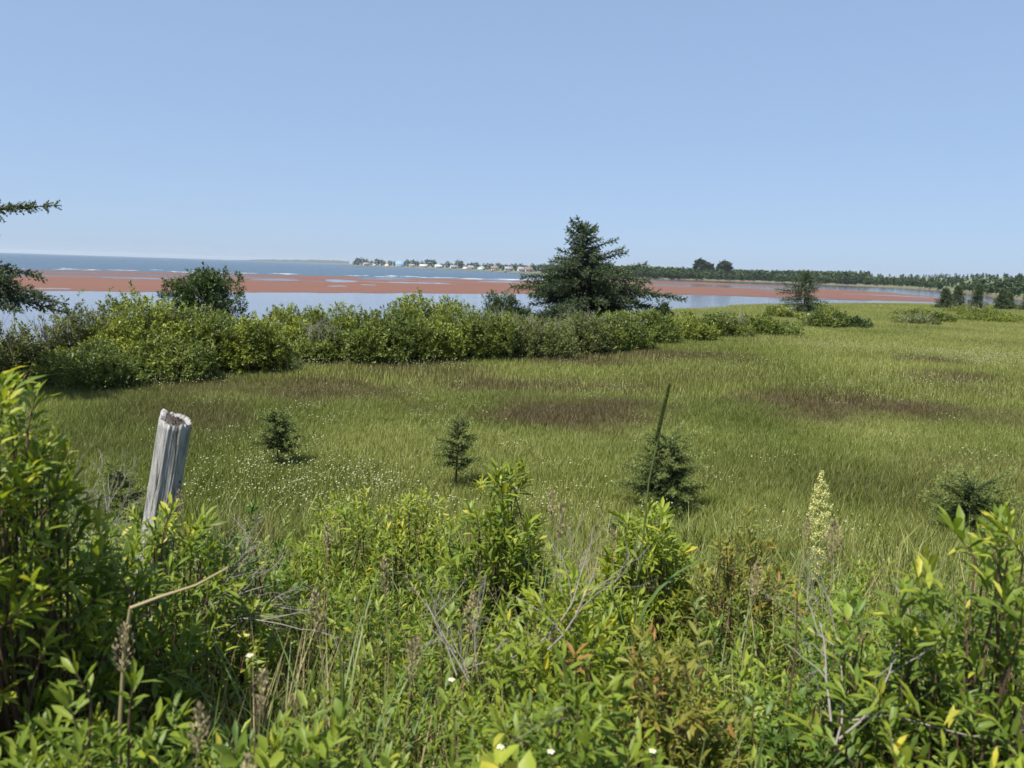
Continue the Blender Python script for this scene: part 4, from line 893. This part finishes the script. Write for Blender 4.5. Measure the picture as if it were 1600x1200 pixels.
for T, pal, tm, O, X, Y, Z, ln, tone in LEAVES:
    n = len(O); w = wins[start:start + n]; start += n; size = ln / np.maximum(project(O)[2], 0.1) * fpx
    vis = np.where((w > 0) & (size > 8))[0]; vis = vis[np.argsort(-(w[vis] * 10 + size[vis]))][:150]; sel = np.zeros(n, bool); sel[vis] = True
    tsel = np.arange(n) % len(tm); mb = MB()
    hid = w == 0; q = hid & ~sel
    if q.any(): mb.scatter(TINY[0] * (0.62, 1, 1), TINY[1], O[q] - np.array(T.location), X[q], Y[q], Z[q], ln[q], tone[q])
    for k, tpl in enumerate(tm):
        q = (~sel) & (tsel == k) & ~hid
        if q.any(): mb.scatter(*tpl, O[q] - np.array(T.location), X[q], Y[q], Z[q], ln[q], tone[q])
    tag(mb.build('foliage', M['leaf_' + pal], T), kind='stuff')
    datas = []
    for k, tpl in enumerate(tm):
        key_ = 'leaf_%s_%d' % (pal, id(tpl)); me = bpy.data.meshes.get(key_) or MB().add(tpl[0], tpl[1]).mesh(key_, M['leafo_' + pal]); datas.append(me)
    loc = np.array(T.location)
    for i in vis:
        o = bpy.data.objects.new('leaf', datas[tsel[i]]); COL.objects.link(o); o.parent = T; s = ln[i]
        x_, y_, z_ = X[i] * s, Y[i] * s, Z[i] * s; p = O[i] - loc
        o.matrix_local = Matrix(((x_[0], y_[0], z_[0], p[0]), (x_[1], y_[1], z_[1], p[1]), (x_[2], y_[2], z_[2], p[2]), (0, 0, 0, 1)))
        o.color = (tone[i], tone[i], tone[i], 1); nleaf += 1
print('leaf objects', nleaf, 'of', base)

def herb_proto(name, seed, n, rad, h, L, pal):
    r = np.random.RandomState(seed); a = r.rand(n) * 6.28; q = rad * r.rand(n) ** 0.5; P = np.stack([np.cos(a) * q, np.sin(a) * q, h * (0.35 + 0.65 * r.rand(n))], -1)
    N = nrm(np.stack([np.cos(a) * 0.6, np.sin(a) * 0.6, np.ones(n)], -1)); O, d, t, ln, ax = sprigs(r, P, N, 8, L, (1.3, 0.4), 0.11, 0.6); X, Y, Z = frames(d, r.normal(0, 0.4, len(d)))
    mb = MB(); tone = np.clip(0.45 + 0.3 * (t - 0.5) + r.normal(0, 0.14, len(d)), 0, 0.97); mb.scatter(*LANCE, O, X, Y, Z, ln, tone); return bpy.data.objects.new(name, mb.mesh(name, M['leaf_' + pal]))
herbs = [herb_proto('herb_patch', 360 + k, 26, 0.20, hh, L, pal) for k, (hh, L, pal) in enumerate([(0.62, 0.040, 'green'), (0.50, 0.032, 'green'), (0.55, 0.046, 'lemon'), (0.58, 0.036, 'deep'), (0.45, 0.028, 'olive')])]
r = np.random.RandomState(92); y = r.uniform(1.15, 4.3, 330); x = (r.rand(330) * 2 - 1) * (0.80 * y + 0.15); k = ((x + 0.72) / 0.16) ** 2 + ((y - 1.72) / 0.25) ** 2 > 1; x, y = x[k], y[k]
scatter_object('bank_undergrowth', 'leafy undergrowth filling the bank between the shrubs', herbs, np.stack([x, y, ground_z(x, y)], -1), r.rand(len(x)) * 6.28, r.uniform(0.8, 1.25, len(x)), np.zeros(len(x)), np.zeros(len(x)))
# ------------------------------------------------------------------ grasses, dead branches, dock and small flowers
def blade_mesh(r, h, w, lean, az, tone, fold=0.35):
    n = 7; t = np.linspace(0, 1, n); d = np.array([math.cos(az), math.sin(az), 0]); s = np.array([-d[1], d[0], 0])
    c = np.stack([d[0] * lean * h * t ** 2, d[1] * lean * h * t ** 2, h * (t - 0.35 * abs(lean) * t ** 3)], -1); ww = w * np.clip(1.15 - t ** 2.2 * 1.15, 0.02, 1)
    V = np.stack([c - s * ww[:, None], c - d * (fold * ww)[:, None], c + s * ww[:, None]], 1).reshape(-1, 3); F = []
    for i in range(n - 1):
        for k in (0, 1): F.append((i * 3 + k, i * 3 + k + 1, i * 3 + k + 4, i * 3 + k + 3))
    return MB().add(V, np.array(F), tone)
def grass_clump(label, x, y, top, n, w, seed, lean=0.45, rad=0.07, mat='blade', bend=None):
    r = np.random.RandomState(seed); z0 = float(ground_z(x, y)); T = thing('grass_clump', label, 'grass clump', (x, y, z0), 'tall grass clumps on the bank')
    for k in range(n):
        b = blade_mesh(r, (top - z0) * r.uniform(0.6, 1.05), w * r.uniform(0.7, 1.3), lean * r.uniform(0.1, 1.5), r.rand() * 6.28, float(np.clip(r.normal(0.5, 0.2), 0, 1)))
        o = b.build('blade', M[mat], T); a = r.rand() * 6.28; q = rad * r.rand() ** 0.5; o.location = (math.cos(a) * q, math.sin(a) * q, -0.01)
GC = [('tall fine grass clump before the lemon green shrub', -0.42, 1.80, 1.70, 26, 0.0040), ('dense grass clump at the bottom between two broad leaved shrubs', -0.30, 1.45, 1.62, 28, 0.0045), ('grass clump below the grey dead branches', -0.62, 1.85, 1.58, 22, 0.004),
      ('broad bladed reed grass before the wide corner shrub', 0.60, 1.55, 1.74, 14, 0.0085), ('stout grass blades at the bottom beside the corner shrub', 0.55, 1.32, 1.60, 14, 0.008), ('thin grass clump in the gap below the dock stalk', 1.10, 3.10, 1.32, 22, 0.004),
      ('loose grass between the reddish shrub and broad blades', 0.78, 2.45, 1.48, 18, 0.0045), ('grass tuft behind the middle fresh green shrub', 0.22, 3.6, 1.25, 20, 0.004), ('grass sprouting in the dark hollow under the post', -0.72, 1.62, 1.52, 16, 0.005), ('grass tuft at the bottom under the bronzed shrub', 0.33, 1.38, 1.56, 18, 0.005), ('pale grass at the foot of the tall edge shrub', -0.98, 1.42, 1.58, 14, 0.005)]
GC += [('thin grass rising through the fresh middle shrub', 0.05, 2.55, 1.62, 18, .0032), ('thin grass blades beside the thin sapling shrub', -0.52, 3.1, 1.42, 20, .0032), ('wispy grass in front of the dark shrub past the post', -0.95, 2.5, 1.52, 18, .0032), ('wispy grass blades over the corner shrub edge', 0.95, 1.95, 1.80, 12, .0036), ('fine grass blades around the bronzed shrub', 0.50, 2.0, 1.62, 16, .0036)]
for i, (lab, x, y, top, n, w) in enumerate(GC): grass_clump(lab, x, y, top, n, w, 500 + i)
def path_tube(T, name, pts, r0, r1, mat, sides=5, cap=False):
    pts = np.array(pts, float); t = np.linspace(0, len(pts) - 1, len(pts) * 4); P = np.stack([np.interp(t, np.arange(len(pts)), pts[:, k]) for k in range(3)], -1)
    return MB().tube(P, np.linspace(r0, r1, len(P)), sides, cap=cap).build(name, M[mat], T, True)
def seed_stalk(label, x, y, top, lean, head, seed, mat='straw', wide=0.02, stem_r=0.0018):
    r = np.random.RandomState(seed); z0 = float(ground_z(x, y)); T = thing('seed_stalk', label, 'grass stalk', (x, y, z0), 'dry grass stalks on the bank'); h = top - z0
    c = lambda t: np.array([lean[0] * t ** 2, lean[1] * t ** 2, h * t]); path_tube(T, 'stem', [c(t) for t in np.linspace(0, 1, 6)], stem_r, 0.0009, mat)
    n = 150; f = r.rand(n); t = 1 - head / h * (1 - f); O = np.array([c(q) for q in t]); a = r.rand(n) * 6.28; q = wide * np.sin(np.clip(f, 0.05, 0.97) * math.pi) ** 0.7 * r.rand(n)
    O += np.stack([np.cos(a) * q, np.sin(a) * q, np.zeros(n)], -1); d = nrm(np.stack([np.cos(a) * 0.5, np.sin(a) * 0.5, np.ones(n)], -1)); X, Y, Z = frames(d, r.rand(n) * 6); MB().scatter(*TINY, O, X, Y, Z, r.uniform(0.008, 0.015, n), r.rand(n)).build('seed_head', M[mat], T)
SS = [('dry drooping seed head in front of the bare grey twigs', -0.13, 1.85, 1.66, (0.05, 0.0), .12), ('dry seed head against the lemon green shrub', -0.35, 2.2, 1.60, (-0.03, 0), .12), ('tan seed head low beside the bent straw', -0.60, 1.28, 1.68, (0.04, 0), .10), ('tan seed head at the very bottom left of middle', -0.50, 1.22, 1.62, (0.05, 0), .10), ('pale seed head standing in the bright blurred shrub', 0.14, 2.3, 1.76, (0.03, 0), .12),
      ('brown seed head over the edge of the wide corner shrub', 0.86, 1.85, 1.88, (-0.02, 0), .10), ('tan seed head in the shade left of the dark hollow', -0.86, 1.5, 1.72, (0.05, 0), .11), ('dry seed head among fine grass blades', -0.47, 1.9, 1.62, (-0.04, 0), .12), ('thin straw seed head beside the tall fine clump', -0.25, 1.6, 1.66, (0.05, 0), .11)]
SS += [('straw stalk over the low fine leaved shrub', -0.68, 2.6, 1.56, (0.03, 0), .11), ('leaning straw stalk beside the fresh middle shrub', 0.12, 2.9, 1.62, (0.06, 0), .10), ('short straw head before the young spruce shrub', 0.42, 2.6, 1.58, (-0.04, 0), .09), ('pale stalk between reddish shrub and dock', 1.22, 3.0, 1.52, (0.03, 0), .10), ('faint straw head above the broad grass blades', 0.70, 2.1, 1.66, (0.04, 0), .10), ('straw stalk at the post foot among bleached twigs', -1.30, 2.75, 1.62, (0.05, 0), .10), ('dry stalk by the short dark shrub near the bottom', -0.55, 1.5, 1.62, (0.03, 0), .10)]
for i, (lab, x, y, top, le, hd) in enumerate(SS): seed_stalk(lab, x, y, top, le, hd, 540 + i)
# tall dark green grass spike standing over the meadow
T = thing('grass_spike', 'tall dark green grass spike standing before the fullest young spruce', 'grass stalk', (0.40, 2.28, float(ground_z(0.4, 2.28))))
zt = 2.155 - T.location.z; path_tube(T, 'stem', [(0, 0, 0), (0.015, 0, zt * 0.4), (0.04, 0, zt * 0.8), (0.085, 0, zt)], 0.0042, 0.0022, 'spikegreen')
r = np.random.RandomState(9); mb = MB(); n = 900; f = r.rand(n); O = np.stack([0.052 + 0.033 * f, np.zeros(n), zt - 0.175 + 0.18 * f], -1); a = r.rand(n) * 6.28
q = 0.0028 * np.sin(np.clip(f * 0.9 + 0.08, 0, 1) * math.pi) ** 0.5; O += np.stack([np.cos(a) * q, np.sin(a) * q, 0 * a], -1); X, Y, Z = frames(nrm(np.stack([np.cos(a) * .4 + .2, np.sin(a) * .4, np.ones(n)], -1)), r.rand(n) * 6); mb.scatter(*TINY, O, X, Y, Z, 0.009, 0.2 + 0.5 * r.rand(n)); mb.build('seed_head', M['leaf_olive'], T)
for (h_, ln_, az_, zz) in ((0.42, 0.75, 0.25, 0.42), (0.34, 0.9, 2.9, 0.25), (0.36, 0.6, -0.6, 0.55)):
    o = blade_mesh(r, h_, 0.009, ln_, az_, 0.35).build('blade', M['blade'], T); o.location = (0.02, 0, zz * zt)
# pale dock stalk
def dock(label, x, y, top, length, seed, s=1.0):
    r = np.random.RandomState(seed); z0 = float(ground_z(x, y)); T = thing('dock_stalk', label, 'dock plant', (x, y, z0)); h = top - z0
    path_tube(T, 'stem', [(0.0, 0, 0), (0.03, 0, h * 0.4), (0.015, 0, h * 0.75), (0.0, 0, h)], 0.006, 0.002, 'reed')
    for k in range(30):
        f = k / 29.0
        if 0.60 < f < 0.68: continue
        zc = h - 0.02 - length * f; w = np.interp(f, [0, 0.2, 0.4, 0.58, 0.7, 1], [0.010, 0.050, 0.066, 0.048, 0.038, 0.018]) * s * r.uniform(0.75, 1.25); n = int(60 + 1300 * w); a = k * 2.4 + r.normal(0, 0.8, n); q = w * r.rand(n) ** 0.5
        O = np.stack([np.cos(a) * q + np.interp(zc / h, [0, .4, .75, 1], [0, .03, .015, 0]), np.sin(a) * q, zc + r.normal(0, 0.009, n)], -1); X, Y, Z = frames(nrm(r.normal(size=(n, 3)))); MB().scatter(*TINY, O, X, Y, Z, 0.014, r.rand(n)).build('seed_cluster', M['dock'], T)['kind'] = 'stuff'
    for az, l in ((0.3, 0.16), (2.7, 0.12), (4.5, 0.18)):
        o = blade_mesh(r, l, 0.018, 0.9, az, 0.6).build('leaf', M['blade'], T); o.location = (0.02, 0, h * 0.35)
dock('pale yellow green dock stalk laden with seed above the shrubs', 1.80, 4.2, 1.40, 0.66, 71)
# grey dead branches
def dead_branch(label, x, y, z, spread, seed, stems, L, az, el, r0=0.006, mat='deadwood', depth=3):
    r = np.random.RandomState(seed); T = thing('dead_branch', label, 'dead branch', (x, y, z), 'bare dead branches on the bank')
    def grow(mb, p, d, l, rad, dep):
        n = 5; P = [p]; q = p; dd = d
        for i in range(n): dd = nrm(dd + r.normal(0, 0.13, 3)); q = q + dd * l / n; P.append(q)
        mb.tube(P, np.linspace(rad, rad * 0.45, n + 1), 5)
        if dep:
            for k in range(r.randint(2, 4)):
                i = r.randint(1, n + 1); grow(mb, P[i], nrm(dd + r.normal(0, 0.55, 3)), l * r.uniform(0.4, 0.7), rad * 0.55, dep - 1)
    for k in range(stems):
        a = az + r.normal(0, spread); e = el + r.normal(0, 0.25); mb = MB(); grow(mb, np.zeros(3) + r.normal(0, 0.02, 3), np.array([math.sin(a) * math.cos(e), math.cos(a) * math.cos(e), math.sin(e)]), 0.85 * L * r.uniform(0.6, 1.1), r0 * 0.62, depth); mb.build('branch', M[mat], T, True)
DB = [('bare pale twigs standing against the fence post', -1.72, 3.05, 1.22, 0.9, 5, .42, -0.4, 1.1, .0045), ('grey twigs poking out beside the tall edge shrub', -1.62, 2.35, 1.55, .7, 6, .40, 0.4, .55, .0045), ('tangle of grey dead branches below the lemon green shrub', -1.10, 2.5, 1.24, .5, 8, .42, 1.25, .45, .006), ('forked grey dead branch above the tan seed head', -0.10, 2.05, 1.30, 1.2, 6, .36, -0.5, .75, .0045),
      ('single long grey branch lying across the bright blurred shrub', 0.12, 1.85, 1.52, .25, 2, .40, 1.2, .5, .0045), ('grey branch arching low at the bottom middle', -0.28, 1.30, 1.45, .3, 2, .34, 1.2, .35, .0045), ('dead branches in the shade of the wide corner shrub', 0.78, 1.55, 1.48, .9, 4, .36, 1.0, .5, .005), ('brown dry twigs between the middle shrubs', 0.25, 3.0, 1.05, 1.2, 6, .40, 0.0, 1.1, .0035), ('thin dry twigs in the far gap under the dock stalk', 1.35, 3.2, 1.0, 1.2, 6, .35, 0, 1.0, .003), ('bleached twigs in the straw at the post foot', -1.5, 2.6, 1.25, 1.3, 6, .34, 0.6, .8, .004)]
for i, (lab, x, y, z, sp_, n, L, az, el, r0) in enumerate(DB): dead_branch(lab, x, y, z, sp_, 600 + i, n, L, az, el, r0)
# bent dry reed over the dark hollow
T = thing('bent_reed', 'bent dry straw stalk snapped over the dark hollow', 'grass stalk', (-0.86, 1.55, 1.25)); path_tube(T, 'stalk', [(-0.01, 0, 0), (0.0, 0.0, 0.22), (0.012, 0.01, 0.38), (0.025, 0.02, 0.475)], 0.005, 0.0042, 'reed')
path_tube(T, 'broken_tip', [(0.025, 0.02, 0.475), (0.09, 0.03, 0.50), (0.16, 0.05, 0.52), (0.23, 0.06, 0.56)], 0.0042, 0.0022, 'straw')
for i, (x, y, z, L, lab) in enumerate([(-0.68, 1.12, 1.38, .14, 'short straw stub at the bottom beside the first white flower'), (-0.34, 1.2, 1.40, .16, 'short pale straw at the bottom beside the dense grass')]):
    T = thing('straw_stub', lab, 'grass stalk', (x, y, z)); path_tube(T, 'stalk', [(0, 0, -0.1), (0.01, 0, L * .5), (0.03, 0, L)], 0.0045, 0.003, 'reed')
# small white flowers near the bottom and a yellow leaved plant
def white_flower(x, y, z, lab, seed):
    r = np.random.RandomState(seed); T = thing('white_flower', lab, 'flower', (x, y, z - 0.25), 'small white flowers at the bottom'); path_tube(T, 'stem', [(0, 0, 0), (0.01, 0, 0.12), (0, 0, 0.25)], 0.0014, 0.001, 'twig')
    for k in range(5):
        a = k * 1.2566; X, Y, Z = frames(np.array([[math.cos(a), math.sin(a), 0.35]])); MB().scatter(*OVATE, np.array([[0, 0, 0.25]]), X, Y, Z, 0.0075).build('petal', M['whitepetal'], T)
    MB().tube([(0, 0, .248), (0, 0, .254)], [0.003, 0.002], 6, cap=True).build('flower_centre', M['yellowpetal'], T)
for i, (x, y, z, lab) in enumerate([(-0.66, 1.14, 1.64, 'white flower in the bottom corner below the dark hollow'), (-0.48, 1.32, 1.76, 'white flower at the lip of the dark hollow'), (-0.10, 1.36, 1.70, 'white flower beside the arching low grey branch'), (0.09, 1.22, 1.65, 'white flower over the yellow leaves at the bottom'), (0.0, 1.2, 1.67, 'white flower touching the yellow leaved plant'), (0.28, 1.26, 1.63, 'white flower below the orange shoot')]): white_flower(x, y, z, lab, 700 + i)
def rosette(name, lab, x, y, z, n, L, pal, toneb, seed, tpl=OVATE, cat='plant'):
    r = np.random.RandomState(seed); T = thing(name, lab, cat, (x, y, z - 0.3)); path_tube(T, 'stem', [(0, 0, 0), (0.01, 0, .15), (0, 0, .3)], 0.003, 0.002, 'twig')
    a = np.arange(n) * 2.4 + r.normal(0, .2, n); e = np.linspace(0.15, 1.0, n); d = np.stack([np.cos(a) * np.cos(e), np.sin(a) * np.cos(e), np.sin(e)], -1); X, Y, Z = frames(d, r.normal(0, .3, n))
    for k in range(n): MB().scatter(*tpl, np.array([[0, 0, 0.3 - 0.04 * (1 - k / n)]]), X[k:k + 1], Y[k:k + 1], Z[k:k + 1], L * r.uniform(.8, 1.2), float(np.clip(toneb + r.normal(0, .07), 0, 1))).build('leaf', M['leaf_' + pal], T)
rosette('yellow_leaved_plant', 'bright yellow leaved plant at the bottom middle', 0.0, 1.17, 1.66, 9, 0.052, 'lemon', 0.93, 81)
rosette('yellow_leaved_plant', 'broad yellow green leaf plant beside the bright yellow one', 0.05, 1.14, 1.63, 7, 0.060, 'lemon', 0.75, 82)
rosette('orange_shoot', 'orange tipped shoot in the deep green bottom shrub', 0.16, 1.55, 1.66, 9, 0.04, 'russet', 0.97, 83, LANCE)
rosette('orange_shoot', 'orange red shoot at the edge of the wide corner shrub', 0.72, 1.75, 1.72, 8, 0.035, 'russet', 0.95, 84, LANCE)

# ------------------------------------------------------------------ summer haze
hz = MB().box((-9000, -600, -4.5), (9000, 9000, 32)).build('haze', None); hz.data.materials.clear()
m = bpy.data.materials.new('haze_air'); m.use_nodes = True; nt = m.node_tree; nt.nodes.remove(nt.nodes['Principled BSDF'])
pv = nt.nodes.new('ShaderNodeVolumePrincipled'); pv.inputs['Color'].default_value = (0.86, 0.93, 1.0, 1); pv.inputs['Density'].default_value = 0.0001; pv.inputs['Anisotropy'].default_value = 0.2
nt.links.new(pv.outputs[0], nt.nodes['Material Output'].inputs['Volume']); hz.data.materials.append(m)
tag(hz, 'thin summer haze over sea and shore', kind='stuff')
